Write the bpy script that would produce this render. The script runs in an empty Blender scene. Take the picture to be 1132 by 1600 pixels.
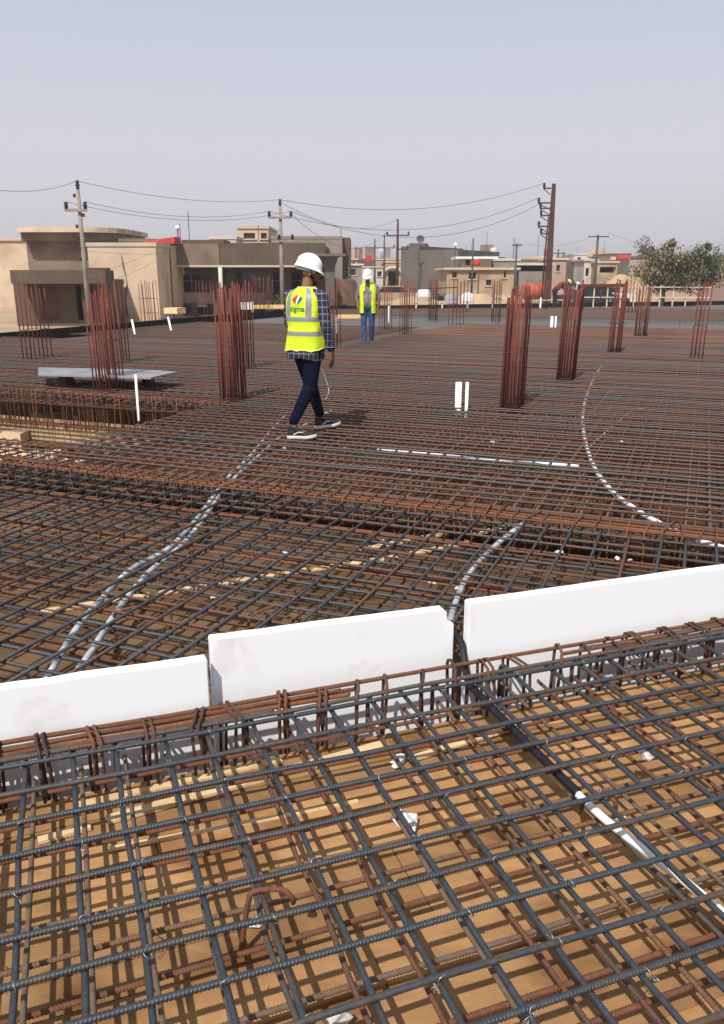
import bpy, bmesh, math, random
from mathutils import Vector, Matrix, noise
from mathutils.bvhtree import BVHTree
R = math.radians
random.seed(11)
S = bpy.context.scene
COL = S.collection

# ------------------------------------------------------------------ camera, sky, sun, exposure
F_PX, CAM_H, HOR, CX, CY = 1280.0, 1.57, 430.0, 566.0, 800.0
PITCH = math.atan((CY - HOR) / F_PX)
cam = bpy.data.cameras.new('camera'); cam_o = bpy.data.objects.new('camera', cam); COL.objects.link(cam_o)
cam.sensor_fit = 'VERTICAL'; cam.sensor_height = 36.0; cam.lens = 36.0 * F_PX / 1600.0
cam.clip_start = 0.05; cam.clip_end = 9000
cam_o.location = (0, 0, CAM_H); cam_o.rotation_euler = (math.pi / 2 - PITCH, 0, 0)
S.camera = cam_o

SUN_EL, SUN_AZ = 51.0, 21.0        # shadows fall towards (sin az, cos az)
w = bpy.data.worlds.new('World'); S.world = w; w.use_nodes = True
nt = w.node_tree; nt.nodes.clear()
sky = nt.nodes.new('ShaderNodeTexSky'); sky.sky_type = 'NISHITA'; sky.sun_disc = False
sky.sun_elevation = R(SUN_EL); sky.sun_rotation = R(180 + SUN_AZ)
sky.air_density = 1.0; sky.dust_density = 6.0; sky.ozone_density = 1.0
hz = nt.nodes.new('ShaderNodeMixRGB'); hz.inputs['Fac'].default_value = 0.88
tcw = nt.nodes.new('ShaderNodeTexCoord'); spw = nt.nodes.new('ShaderNodeSeparateXYZ'); rw = nt.nodes.new('ShaderNodeValToRGB')
e = rw.color_ramp.elements; e[0].position = 0.0; e[0].color = (.492, .474, .505, 1); e[1].position = 1.0; e[1].color = (.24, .30, .40, 1)
for pos, c in ((0.13, (.490, .478, .522)), (0.29, (.385, .425, .492))): k = e.new(pos); k.color = (*c, 1)
mulw = nt.nodes.new('ShaderNodeMixRGB'); mulw.blend_type = 'MULTIPLY'; mulw.inputs['Fac'].default_value = 1; mulw.inputs['Color2'].default_value = (10, 10, 10, 1)
nt.links.new(tcw.outputs['Generated'], spw.inputs[0]); nt.links.new(spw.outputs['Z'], rw.inputs['Fac'])       # dusty veil, thicker towards the horizon
nt.links.new(rw.outputs['Color'], mulw.inputs['Color1']); nt.links.new(mulw.outputs[0], hz.inputs['Color2'])
bg = nt.nodes.new('ShaderNodeBackground'); bg.inputs['Strength'].default_value = 0.132
wo = nt.nodes.new('ShaderNodeOutputWorld')
nt.links.new(sky.outputs[0], hz.inputs['Color1']); nt.links.new(hz.outputs[0], bg.inputs['Color'])
nt.links.new(bg.outputs[0], wo.inputs['Surface'])
sl = bpy.data.lights.new('sun', 'SUN'); sl.energy = 4.3; sl.angle = R(0.6); sl.color = (1.0, 0.955, 0.89)
so = bpy.data.objects.new('sun', sl); COL.objects.link(so)
_d = Vector((math.sin(R(SUN_AZ)) * math.cos(R(SUN_EL)), math.cos(R(SUN_AZ)) * math.cos(R(SUN_EL)), -math.sin(R(SUN_EL))))
so.rotation_euler = _d.to_track_quat('-Z', 'Y').to_euler(); so.location = (-20, -30, 40)
S.view_settings.view_transform = 'Standard'; S.view_settings.look = 'None'
S.view_settings.exposure = 0.2; S.view_settings.gamma = 1.0

# ------------------------------------------------------------------ pixel -> world
def ray(u, v):
    x = (u - CX) / F_PX; y = -(v - CY) / F_PX
    return Vector((x, math.cos(PITCH) + y * math.sin(PITCH), -math.sin(PITCH) + y * math.cos(PITCH)))
def G(u, v, z=0.0):
    d = ray(u, v); t = (z - CAM_H) / d.z
    return Vector((d.x * t, d.y * t, z))
def P(u, v, Y):
    d = ray(u, v); t = Y / d.y
    return Vector((d.x * t, Y, CAM_H + d.z * t))
NA = R(20.0); A1 = Vector((math.cos(NA), math.sin(NA), 0)); A2 = Vector((-math.sin(NA), math.cos(NA), 0))
FA = R(-22.0); E1 = Vector((math.cos(FA), math.sin(FA), 0)); E2 = Vector((-math.sin(FA), math.cos(FA), 0))
def N(p, q, z=0): return A1 * p + A2 * q + Vector((0, 0, z))
def W(s, t, z=0): return E1 * s + E2 * t + Vector((0, 0, z))
def ST(v): return (v.dot(E1), v.dot(E2))

# ------------------------------------------------------------------ materials
MATS = {}
def nn(nt, t, **k):
    n = nt.nodes.new(t)
    for a, b in k.items(): setattr(n, a, b)
    return n
def mat(name, c1, c2=None, rough=0.8, scale=4.0, bump=0.0, metal=0.0, rnd=0.0, c3=None, bscale=None, stretch=None, spec=0.35, thr=(0.35, 0.65), coord='pos', detail=5, stain=None):
    m = bpy.data.materials.new(name); m.use_nodes = True; MATS[name] = m
    nt = m.node_tree; b = nt.nodes['Principled BSDF']; L = nt.links.new
    b.inputs['Roughness'].default_value = rough; b.inputs['Metallic'].default_value = metal
    b.inputs['Specular IOR Level'].default_value = spec
    c4 = lambda c: (c[0], c[1], c[2], 1)
    if c2 is None and not rnd and not bump:
        b.inputs['Base Color'].default_value = c4(c1); return m
    if coord == 'pos':
        g = nn(nt, 'ShaderNodeNewGeometry'); src = g.outputs['Position']
    else:
        g = nn(nt, 'ShaderNodeTexCoord'); src = g.outputs['Object']
    if stretch:
        mp = nn(nt, 'ShaderNodeMapping'); mp.inputs['Rotation'].default_value = (0, 0, stretch[0]); mp.inputs['Scale'].default_value = stretch[1]
        L(src, mp.inputs['Vector']); src = mp.outputs['Vector']
    nz = nn(nt, 'ShaderNodeTexNoise'); nz.inputs['Scale'].default_value = scale; nz.inputs['Detail'].default_value = detail
    L(src, nz.inputs['Vector'])
    rp = nn(nt, 'ShaderNodeValToRGB'); e = rp.color_ramp.elements
    e[0].position = thr[0]; e[1].position = thr[1]; e[0].color = c4(c1); e[1].color = c4(c2 or c1)
    if c3 is not None:
        k = e.new((thr[0] + thr[1]) / 2); k.color = c4(c3)
    L(nz.outputs['Fac'], rp.inputs['Fac'])
    out = rp.outputs['Color']
    if rnd:
        oi = nn(nt, 'ShaderNodeObjectInfo')
        mr = nn(nt, 'ShaderNodeMapRange'); mr.inputs['To Min'].default_value = 1 - rnd; mr.inputs['To Max'].default_value = 1 + rnd
        L(oi.outputs['Random'], mr.inputs['Value'])
        hs = nn(nt, 'ShaderNodeHueSaturation'); L(mr.outputs['Result'], hs.inputs['Value']); L(out, hs.inputs['Color']); out = hs.outputs['Color']
    if stain:
        sn = nn(nt, 'ShaderNodeTexNoise'); sn.inputs['Scale'].default_value = stain[1]; sn.inputs['Detail'].default_value = 8; sn.inputs['Distortion'].default_value = .6
        gs_ = nn(nt, 'ShaderNodeNewGeometry'); L(gs_.outputs['Position'], sn.inputs['Vector'])
        sr = nn(nt, 'ShaderNodeValToRGB'); se = sr.color_ramp.elements; se[0].position, se[1].position = stain[2]; se[0].color = (1, 1, 1, 1); se[1].color = c4(stain[0]); L(sn.outputs['Fac'], sr.inputs['Fac'])
        sm_ = nn(nt, 'ShaderNodeMixRGB', blend_type='MULTIPLY'); sm_.inputs['Fac'].default_value = 1; L(out, sm_.inputs['Color1']); L(sr.outputs['Color'], sm_.inputs['Color2']); out = sm_.outputs['Color']
    L(out, b.inputs['Base Color'])
    if bump:
        n2 = nn(nt, 'ShaderNodeTexNoise'); n2.inputs['Scale'].default_value = bscale or scale * 6; n2.inputs['Detail'].default_value = 6
        L(src, n2.inputs['Vector'])
        bp = nn(nt, 'ShaderNodeBump'); bp.inputs['Strength'].default_value = bump; bp.inputs['Distance'].default_value = 0.02
        L(n2.outputs['Fac'], bp.inputs['Height']); L(bp.outputs['Normal'], b.inputs['Normal'])
    return m
def bar_mat(name, steel, rust, bias, metal=0.25, rough=0.55, scale=7.0):
    """steel bar: blue-grey mill steel with rust taking over in patches; bias moves each bar towards rust"""
    m = bpy.data.materials.new(name); m.use_nodes = True; MATS[name] = m
    nt = m.node_tree; b = nt.nodes['Principled BSDF']; L = nt.links.new
    g = nn(nt, 'ShaderNodeNewGeometry')
    nz = nn(nt, 'ShaderNodeTexNoise'); nz.inputs['Scale'].default_value = scale; nz.inputs['Detail'].default_value = 6
    L(g.outputs['Position'], nz.inputs['Vector'])
    oi = nn(nt, 'ShaderNodeObjectInfo')
    mr = nn(nt, 'ShaderNodeMapRange'); mr.inputs['To Min'].default_value = bias - 0.22; mr.inputs['To Max'].default_value = bias + 0.22
    L(oi.outputs['Random'], mr.inputs['Value'])
    ad = nn(nt, 'ShaderNodeMath', operation='ADD'); L(nz.outputs['Fac'], ad.inputs[0]); L(mr.outputs['Result'], ad.inputs[1])
    rp = nn(nt, 'ShaderNodeValToRGB'); e = rp.color_ramp.elements
    e[0].position = 0.42; e[1].position = 0.68; e[0].color = (*steel, 1); e[1].color = (*rust, 1)
    L(ad.outputs[0], rp.inputs['Fac'])
    n2 = nn(nt, 'ShaderNodeTexNoise'); n2.inputs['Scale'].default_value = 60; L(g.outputs['Position'], n2.inputs['Vector'])
    mx = nn(nt, 'ShaderNodeMixRGB', blend_type='OVERLAY'); mx.inputs['Fac'].default_value = 0.5
    L(rp.outputs['Color'], mx.inputs['Color1']); L(n2.outputs['Fac'], mx.inputs['Color2'])
    L(mx.outputs['Color'], b.inputs['Base Color'])
    b.inputs['Metallic'].default_value = metal; b.inputs['Roughness'].default_value = rough
    return m
STEEL = (0.040, 0.046, 0.053); STEEL2 = (0.078, 0.062, 0.054); RUST = (0.135, 0.050, 0.024); RUSTO = (0.20, 0.072, 0.026)
bar_mat('steel_bar', STEEL, (0.095, 0.060, 0.040), -0.12, metal=.15, rough=.5)
bar_mat('mat_bar', (0.090, 0.072, 0.064), (0.125, 0.054, 0.032), 0.0, metal=.1, rough=.65, scale=1.6)
bar_mat('brown_bar', (0.125, 0.085, 0.058), (0.15, 0.075, 0.036), 0.0, metal=0, rough=.8)
bar_mat('shaded_rust', (0.045, 0.027, 0.020), (0.105, 0.044, 0.024), 0.0, metal=0, rough=.8)  # darkened rust; shade on stirrup legs and lower bars is in the colour
bar_mat('steel_bar_mid', (0.055, 0.058, 0.068), (0.095, 0.055, 0.038), -0.14)
bar_mat('worn_bar', STEEL2, (0.13, 0.052, 0.028), 0.03, metal=0.1, rough=0.7)
bar_mat('rust_bar', (0.095, 0.05, 0.034), RUST, 0.08, metal=0.0, rough=0.85)
bar_mat('orange_rust_bar', (0.11, 0.045, 0.026), RUSTO, 0.02, metal=0.0, rough=0.9, scale=4)
bar_mat('red_bar', (0.10, 0.016, 0.009), (0.165, 0.032, 0.014), 0.02, metal=0.0, rough=0.75)
mat('tie_wire', (0.35, 0.35, 0.36), rough=0.4, metal=0.8)
mat('plank', (0.275, 0.145, 0.062), (0.435, 0.248, 0.112), rough=0.85, scale=4.0, bump=0.12, rnd=0.24, bscale=40, stretch=(-NA, (1, 3, 1)), c3=(0.355, 0.196, 0.086), spec=.15, thr=(.25, .75), detail=9, stain=((.62, .55, .50), 2.3, (.50, .62)))
mat('batten', (0.58, 0.40, 0.21), (0.72, 0.53, 0.31), rough=0.8, scale=3.0, bump=0.3, rnd=0.1, stretch=(-NA, (1, 10, 1)))
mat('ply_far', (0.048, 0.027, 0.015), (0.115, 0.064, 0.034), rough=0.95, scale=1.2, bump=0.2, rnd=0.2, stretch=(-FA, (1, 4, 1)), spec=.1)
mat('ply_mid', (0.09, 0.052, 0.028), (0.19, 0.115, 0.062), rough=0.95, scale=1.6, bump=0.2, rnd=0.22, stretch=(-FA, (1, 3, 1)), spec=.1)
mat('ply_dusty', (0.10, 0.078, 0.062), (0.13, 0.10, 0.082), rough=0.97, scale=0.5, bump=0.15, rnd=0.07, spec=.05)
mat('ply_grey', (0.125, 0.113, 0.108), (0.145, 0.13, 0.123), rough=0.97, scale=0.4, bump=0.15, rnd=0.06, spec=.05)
mat('edge_black', (0.010, 0.008, 0.008), (0.022, 0.017, 0.015), rough=0.9, scale=2, spec=.1)
mat('foam', (0.79, 0.805, 0.835), (0.72, 0.69, 0.67), rough=0.8, scale=3.5, bump=0.05, bscale=110, thr=(0.60, 0.80), spec=.2, stain=((.90, .86, .83), 5.0, (.62, .74)))
mat('pvc_white', (0.80, 0.80, 0.79), (0.74, 0.73, 0.70), rough=0.4, scale=5, spec=0.5)
mat('conduit_grey_glint', (0.20, 0.22, 0.25), (0.60, 0.63, 0.65), rough=0.45, scale=8, spec=0.5)  # pale noise patches paint bright glints onto the grey pipe
mat('conduit_white', (0.62, 0.64, 0.68), (0.74, 0.75, 0.78), rough=0.45, scale=8, spec=0.5)
mat('conduit_black', (0.012, 0.012, 0.014), (0.02, 0.02, 0.024), rough=0.4, scale=8)
mat('scrap', (0.78, 0.78, 0.78), (0.62, 0.62, 0.62), rough=0.7, scale=20)
mat('scrap_grey', (0.42, 0.40, 0.37), (0.58, 0.56, 0.52), rough=0.6, scale=25)
mat('sand', (0.32, 0.225, 0.135), (0.44, 0.32, 0.20), rough=0.95, scale=0.6, bump=0.4, bscale=6)
mat('basement', (0.34, 0.24, 0.14), (0.45, 0.33, 0.20), rough=0.95, scale=2.0, bump=0.4)
mat('soil', (0.09, 0.05, 0.03), (0.14, 0.08, 0.05), rough=0.95, scale=2.0, bump=0.6)
mat('render_tan', (0.50, 0.375, 0.26), (0.60, 0.465, 0.34), rough=0.9, scale=0.8, bump=0.15, stain=((.72, .68, .64), .55, (.50, .72)))
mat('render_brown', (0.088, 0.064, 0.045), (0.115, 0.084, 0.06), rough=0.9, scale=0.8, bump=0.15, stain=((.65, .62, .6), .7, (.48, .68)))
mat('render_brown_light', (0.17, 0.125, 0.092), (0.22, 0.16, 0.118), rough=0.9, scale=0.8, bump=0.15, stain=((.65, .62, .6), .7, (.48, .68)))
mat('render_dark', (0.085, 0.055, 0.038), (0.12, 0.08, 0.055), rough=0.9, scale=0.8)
mat('render_cream', (0.50, 0.37, 0.235), (0.58, 0.44, 0.29), rough=0.9, scale=0.6)
mat('render_beige', (0.34, 0.25, 0.16), (0.42, 0.32, 0.215), rough=0.9, scale=0.6, bump=0.15, stain=((.65, .62, .6), .5, (.48, .68)))
mat('render_grey', (0.105, 0.09, 0.078), (0.14, 0.12, 0.105), rough=0.9, scale=0.6, bump=0.2)
mat('render_grey_light', (0.20, 0.17, 0.145), (0.26, 0.22, 0.185), rough=0.9, scale=0.6, bump=0.2)
mat('render_pink', (0.36, 0.24, 0.195), (0.43, 0.30, 0.25), rough=0.9, scale=0.6)
mat('render_white', (0.48, 0.43, 0.37), (0.58, 0.52, 0.46), rough=0.9, scale=0.6)
mat('pale_trim', (0.45, 0.37, 0.29), (0.52, 0.44, 0.35), rough=0.9, scale=1)
mat('glass', (0.02, 0.022, 0.025), rough=0.15, spec=0.5)
mat('frame_brown', (0.10, 0.04, 0.03), rough=0.7)
mat('frame_white', (0.6, 0.6, 0.58), rough=0.6)
mat('interior_shade', (0.02, 0.017, 0.015), rough=0.9)  # near-black wall colour standing in for the shade inside the shop
mat('metal_sheet', (0.72, 0.72, 0.74), (0.60, 0.60, 0.62), rough=0.5, scale=3)
mat('board_grey', (0.20, 0.20, 0.21), (0.28, 0.28, 0.285), rough=0.7, scale=3, bump=0.1)
mat('pole_grey', (0.20, 0.165, 0.14), (0.28, 0.24, 0.21), rough=0.8, scale=2)
mat('pole_red', (0.055, 0.022, 0.020), (0.09, 0.036, 0.03), rough=0.8, scale=1.5)
mat('pole_dark', (0.07, 0.055, 0.05), (0.10, 0.08, 0.07), rough=0.8, scale=2)
mat('insulator', (0.035, 0.02, 0.018), rough=0.3)
mat('wire', (0.02, 0.02, 0.022), rough=0.6)
mat('red_paint', (0.34, 0.025, 0.018), (0.44, 0.04, 0.026), rough=0.7, scale=2)
mat('tank_red', (0.36, 0.065, 0.045), (0.46, 0.11, 0.08), rough=0.6, scale=2)
mat('tank_white', (0.70, 0.68, 0.66), (0.6, 0.58, 0.56), rough=0.5, scale=2)
mat('tank_blue', (0.22, 0.24, 0.30), (0.28, 0.30, 0.36), rough=0.5, scale=2)
mat('rail_cream', (0.60, 0.47, 0.33), (0.68, 0.56, 0.42), rough=0.8, scale=3)
mat('timber_yellow', (0.66, 0.42, 0.13), (0.74, 0.51, 0.20), rough=0.8, scale=3)
mat('bark', (0.10, 0.07, 0.05), (0.15, 0.11, 0.08), rough=0.9, scale=6, bump=0.5)
mat('leaf', (0.045, 0.075, 0.018), (0.085, 0.12, 0.035), rough=0.7, scale=1.5)
mat('leaf_dry', (0.26, 0.19, 0.10), (0.36, 0.27, 0.15), rough=0.8, scale=1.5)
mat('skin', (0.20, 0.085, 0.045), (0.25, 0.11, 0.06), rough=0.6, scale=10)
mat('hair', (0.012, 0.009, 0.008), rough=0.7)
mat('navy', (0.004, 0.005, 0.015), (0.006, 0.008, 0.022), rough=0.95, scale=8, bump=0.3, bscale=14, spec=.05)
mat('jeans', (0.018, 0.045, 0.11), (0.035, 0.075, 0.16), rough=0.85, scale=7, bump=0.3)
mat('shirt_grey', (0.18, 0.17, 0.20), (0.24, 0.23, 0.26), rough=0.85, scale=8, bump=0.3)
mat('shirt_maroon', (0.10, 0.02, 0.02), (0.15, 0.03, 0.03), rough=0.85, scale=8)
mat('shirt_blue', (0.35, 0.48, 0.62), (0.44, 0.56, 0.68), rough=0.85, scale=8)
mat('trouser_dark', (0.02, 0.02, 0.024), rough=0.85)
mat('vest', (0.56, 0.72, 0.015), (0.66, 0.80, 0.03), rough=0.7, scale=9, bump=0.5, bscale=9, coord='obj')
mat('reflective', (0.22, 0.24, 0.23), (0.28, 0.30, 0.28), rough=0.45, scale=20)
mat('vest_trim', (0.70, 0.78, 0.30), rough=0.7)
mat('helmet', (0.82, 0.83, 0.83), rough=0.35, spec=0.5)
mat('helmet_dark', (0.015, 0.02, 0.04), rough=0.35, spec=0.5)
mat('helmet_yellow', (0.66, 0.56, 0.20), rough=0.4, spec=0.5)
mat('strap', (0.5, 0.5, 0.55), rough=0.6)
mat('shoe_black', (0.018, 0.018, 0.022), rough=0.6)
mat('sole', (0.62, 0.58, 0.50), rough=0.7)
mat('logo_red', (0.52, 0.03, 0.04), rough=0.7)
mat('logo_teal', (0.02, 0.17, 0.22), rough=0.7)
mat('logo_white', (0.8, 0.8, 0.78), rough=0.7)
mat('logo_green', (0.03, 0.20, 0.05), rough=0.7)
def plaid():
    m = bpy.data.materials.new('plaid'); m.use_nodes = True; MATS['plaid'] = m
    nt = m.node_tree; b = nt.nodes['Principled BSDF']; L = nt.links.new
    tc = nn(nt, 'ShaderNodeTexCoord'); sp = nn(nt, 'ShaderNodeSeparateXYZ'); L(tc.outputs['Object'], sp.inputs[0])
    def stripe(src, period, off, width):
        a = nn(nt, 'ShaderNodeMath', operation='MULTIPLY_ADD'); L(src, a.inputs[0]); a.inputs[1].default_value = 1 / period; a.inputs[2].default_value = off
        f = nn(nt, 'ShaderNodeMath', operation='FRACT'); L(a.outputs[0], f.inputs[0])
        c = nn(nt, 'ShaderNodeMath', operation='LESS_THAN'); L(f.outputs[0], c.inputs[0]); c.inputs[1].default_value = width
        return c.outputs[0]
    sxy = nn(nt, 'ShaderNodeMath', operation='MULTIPLY_ADD'); L(sp.outputs['Y'], sxy.inputs[0]); sxy.inputs[1].default_value = 0.9; L(sp.outputs['X'], sxy.inputs[2])
    h = stripe(sp.outputs['Z'], 0.066, 0.3, 0.10); v = stripe(sxy.outputs[0], 0.062, 0.12, 0.11)
    mx = nn(nt, 'ShaderNodeMath', operation='MAXIMUM'); L(h, mx.inputs[0]); L(v, mx.inputs[1])
    h2 = stripe(sp.outputs['Z'], 0.075, 0.75, 0.4); 
    c1 = nn(nt, 'ShaderNodeMixRGB'); c1.inputs['Color1'].default_value = (0.007, 0.010, 0.032, 1); c1.inputs['Color2'].default_value = (0.013, 0.026, 0.075, 1); L(h2, c1.inputs['Fac'])
    c2 = nn(nt, 'ShaderNodeMixRGB'); L(c1.outputs[0], c2.inputs['Color1']); c2.inputs['Color2'].default_value = (0.24, 0.20, 0.22, 1); L(mx.outputs[0], c2.inputs['Fac'])
    L(c2.outputs[0], b.inputs['Base Color']); b.inputs['Roughness'].default_value = 0.85
plaid()

# ------------------------------------------------------------------ mesh helpers
class MB:
    def __init__(self): self.v = []; self.f = []; self.m = []
    def add(self, vs, fs, mi=0):
        o = len(self.v); self.v += [tuple(x) for x in vs]; self.f += [tuple(o + i for i in q) for q in fs]; self.m += [mi] * len(fs)
        return self
    def box(self, c, size, ax=None, mi=0):
        """box centred at c, size along axes ax (3 vectors)"""
        ax = ax or (Vector((1, 0, 0)), Vector((0, 1, 0)), Vector((0, 0, 1)))
        h = [ax[i] * (size[i] / 2) for i in range(3)]; c = Vector(c)
        vs = [c + h[0] * x + h[1] * y + h[2] * z for z in (-1, 1) for y in (-1, 1) for x in (-1, 1)]
        return self.add(vs, [(0, 2, 3, 1), (4, 5, 7, 6), (0, 1, 5, 4), (2, 6, 7, 3), (0, 4, 6, 2), (1, 3, 7, 5)], mi)
    def poly(self, pts, z0, z1, mi=0):
        n = len(pts)
        vs = [(p[0], p[1], z0) for p in pts] + [(p[0], p[1], z1) for p in pts]
        fs = [tuple(range(n - 1, -1, -1)), tuple(range(n, 2 * n))] + [(i, (i + 1) % n, n + (i + 1) % n, n + i) for i in range(n)]
        return self.add(vs, fs, mi)
    def tube(self, path, r, sides=8, closed=False, caps=True, mi=0):
        path = [Vector(p) for p in path]; n = len(path)
        rr = r if isinstance(r, (list, tuple)) else [r] * n
        vs = []; up = None
        for i, p in enumerate(path):
            a = path[(i - 1) % n] if (closed or i) else p; b = path[(i + 1) % n] if (closed or i < n - 1) else p
            d = (b - a)
            d = d.normalized() if d.length > 1e-9 else Vector((0, 0, 1))
            if up is None:
                up = Vector((0, 0, 1)) if abs(d.z) < 0.9 else Vector((0, 1, 0))
            x = up - d * up.dot(d)
            if x.length < 1e-4: x = Vector((1, 0, 0)) - d * d.x
            x.normalize(); y = d.cross(x); up = x
            for k in range(sides):
                t = 2 * math.pi * k / sides
                vs.append(p + (x * math.cos(t) + y * math.sin(t)) * rr[i])
        fs = []
        for i in range(n if closed else n - 1):
            j = (i + 1) % n
            for k in range(sides):
                l = (k + 1) % sides
                fs.append((i * sides + k, i * sides + l, j * sides + l, j * sides + k))
        if caps and not closed:
            fs.append(tuple(range(sides - 1, -1, -1))); fs.append(tuple((n - 1) * sides + k for k in range(sides)))
        return self.add(vs, fs, mi)
    def rings(self, rings, mi=0, cap=True, mfun=None):
        n = len(rings[0]); vs = [p for r in rings for p in r]; o = len(self.v)
        self.v += [tuple(x) for x in vs]
        for i in range(len(rings) - 1):
            for k in range(n):
                l = (k + 1) % n
                self.f.append((o + i * n + k, o + i * n + l, o + (i + 1) * n + l, o + (i + 1) * n + k))
                self.m.append(mfun(i, k) if mfun else mi)
        if cap:
            self.f.append(tuple(o + k for k in range(n - 1, -1, -1))); self.m.append(mi)
            self.f.append(tuple(o + (len(rings) - 1) * n + k for k in range(n))); self.m.append(mi)
        return self
    def lathe(self, prof, sides=16, c=(0, 0, 0), mi=0, axis=None):
        c = Vector(c); ax = axis or (Vector((1, 0, 0)), Vector((0, 1, 0)), Vector((0, 0, 1)))
        rs = [[c + (ax[0] * math.cos(2 * math.pi * k / sides) + ax[1] * math.sin(2 * math.pi * k / sides)) * r + ax[2] * z for k in range(sides)] for r, z in prof]
        return self.rings(rs, mi)
    def mesh(self, name, mats, smooth=False):
        me = bpy.data.meshes.new(name); me.from_pydata(self.v, [], self.f)
        for m in ([mats] if isinstance(mats, str) else mats): me.materials.append(MATS[m])
        if any(self.m): me.polygons.foreach_set('material_index', self.m)
        if smooth: me.polygons.foreach_set('use_smooth', [True] * len(me.polygons))
        me.update(); return me
    def build(self, name, mats, parent=None, smooth=False, loc=None):
        return link(name, self.mesh(name, mats, smooth), parent, loc)
def link(name, me, parent=None, loc=None, rot=None):
    o = bpy.data.objects.new(name, me); COL.objects.link(o)
    if parent: o.parent = parent
    if loc is not None: o.location = loc
    if rot is not None: o.rotation_euler = rot
    return o
def tag(o, label=None, cat=None, group=None, kind=None):
    if label: o['label'] = label
    if cat: o['category'] = cat
    if group: o['group'] = group
    if kind: o['kind'] = kind
    return o
def thing(name, label, cat, loc=(0, 0, 0), rz=0, group=None):
    o = bpy.data.objects.new(name, None); COL.objects.link(o); o.location = loc; o.rotation_euler = (0, 0, rz); o.empty_display_size = 0.2
    return tag(o, label, cat, group)
def bezier(pts, n=8):
    """smooth catmull-rom path through points"""
    pts = [Vector(p) for p in pts]; out = []
    for i in range(len(pts) - 1):
        p0 = pts[max(i - 1, 0)]; p1 = pts[i]; p2 = pts[i + 1]; p3 = pts[min(i + 2, len(pts) - 1)]
        for k in range(n):
            t = k / n
            out.append(0.5 * ((2 * p1) + (p2 - p0) * t + (2 * p0 - 5 * p1 + 4 * p2 - p3) * t * t + (3 * p1 - p0 - 3 * p2 + p3) * t ** 3))
    out.append(pts[-1]); return out

# ------------------------------------------------------------------ ground, basement
DECK = -0.20; GROUND = -0.6; BASE = -3.3
SL = -17.2
foot = [W(SL - 0.06, -12), W(SL - 0.06, 40.4), Vector((32, 56.2, 0)), Vector((26, -14, 0))]
big = [(-4000, -4000), (-4000, 4000), (4000, 4000), (4000, -4000)]
mb = MB()
mb.add([(p[0], p[1], GROUND) for p in foot] + [(b[0], b[1], GROUND) for b in big], [(i, i + 4, (i + 1) % 4 + 4, (i + 1) % 4) for i in range(4)])
tag(mb.build('ground', 'sand'), kind='structure')
mb = MB(); mb.add([(p[0], p[1], BASE) for p in foot], [(3, 2, 1, 0)])
tag(mb.build('basement_floor', 'basement'), kind='structure')
mb = MB()
for i in range(4):
    a, b = foot[i], foot[(i + 1) % 4]; d = (b - a).normalized(); n = Vector((d.y, -d.x, 0))
    mb.box((a + b) / 2 - n * 0.16 + Vector((0, 0, (GROUND - 0.004 + BASE) / 2)), ((b - a).length + 0.3, 0.3, GROUND - 0.008 - BASE), (d, n, Vector((0, 0, 1))))
tag(mb.build('basement_wall', 'basement'), kind='structure')

# ------------------------------------------------------------------ decks
def clip(poly, n, c):
    """keep the part of a 2-D polygon where n.x <= c"""
    out = []
    for i in range(len(poly)):
        a, b = poly[i], poly[(i + 1) % len(poly)]
        da = a[0] * n[0] + a[1] * n[1] - c; db = b[0] * n[0] + b[1] * n[1] - c
        if da <= 0: out.append(a)
        if da * db < 0:
            t = da / (da - db); out.append((a[0] + (b[0] - a[0]) * t, a[1] + (b[1] - a[1]) * t))
    return out
ND = -0.195; QEDGE = 2.70; BT0, BT1 = 5.12, 5.50
near_deck = tag(bpy.data.objects.new('formwork_deck', None), kind='structure'); COL.objects.link(near_deck)
q = -0.6; k = 0
while q < QEDGE - 0.01:
    wd = random.choice((.125, .16, .195)); wd = wd if q + wd < QEDGE - 0.1 else QEDGE - q
    p = -3.2 - random.random() * 1.5
    while p < 6:
        ln = random.choice((1.8, 2.2, 2.6)); zz = ND + random.uniform(-0.006, 0.003)
        c = N(p + ln / 2, q + wd / 2, zz - 0.011)
        MB().box((0, 0, 0), (ln - 0.004, wd - random.choice((.005, .009, .013)), 0.022)).build('plank', 'plank', near_deck, loc=c).rotation_euler = (random.uniform(-.004, .004), 0, NA + random.uniform(-.0015, .0015))
        p += ln
    q += wd
# trough of the near beam
mb = MB(); mb.box(N(1, 2.80, -0.471), (10, 0.30, 0.04), (A1, A2, Vector((0, 0, 1))))
mb.box(N(1, QEDGE - 0.021, -0.335), (10, 0.02, 0.22), (A1, A2, Vector((0, 0, 1)))); mb.build('beam_trough', 'plank', near_deck)

far_deck = tag(bpy.data.objects.new('formwork_deck', None), kind='structure'); COL.objects.link(far_deck)
QJ = 3.0
jn = (-math.sin(NA), math.cos(NA))                      # joint: q >= QJ
fpa, fpb = W(SL, 40.4), Vector((32, 56.0, 0)); fd = (fpb - fpa).normalized(); fnrm = (-fd.y, fd.x); fcn = fpa.x * fnrm[0] + fpa.y * fnrm[1]
HS0, HS1, HT0, HT1 = -11.5, -5.55, 5.95, 8.75           # opening in the slab
ss = [SL, -16, -14.8, -13.6, -12.5, HS0, -10.3, -9.1, -7.9, -6.7, HS1, -4.35, -3.15, -1.95, -0.75, 0.45, 1.65, 2.85, 4.05]
ts = [-10, -7.5, -5, -2.6, -0.2, 1.2, 2.5, 3.8, BT0, None, BT1, HT0, 7.35, 9.12, 10, 12.4, 14.8, 17.2, 19.6, 22, 24.5, 27.5, 31, 35, 39, 43, 47, 52, 57]
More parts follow.
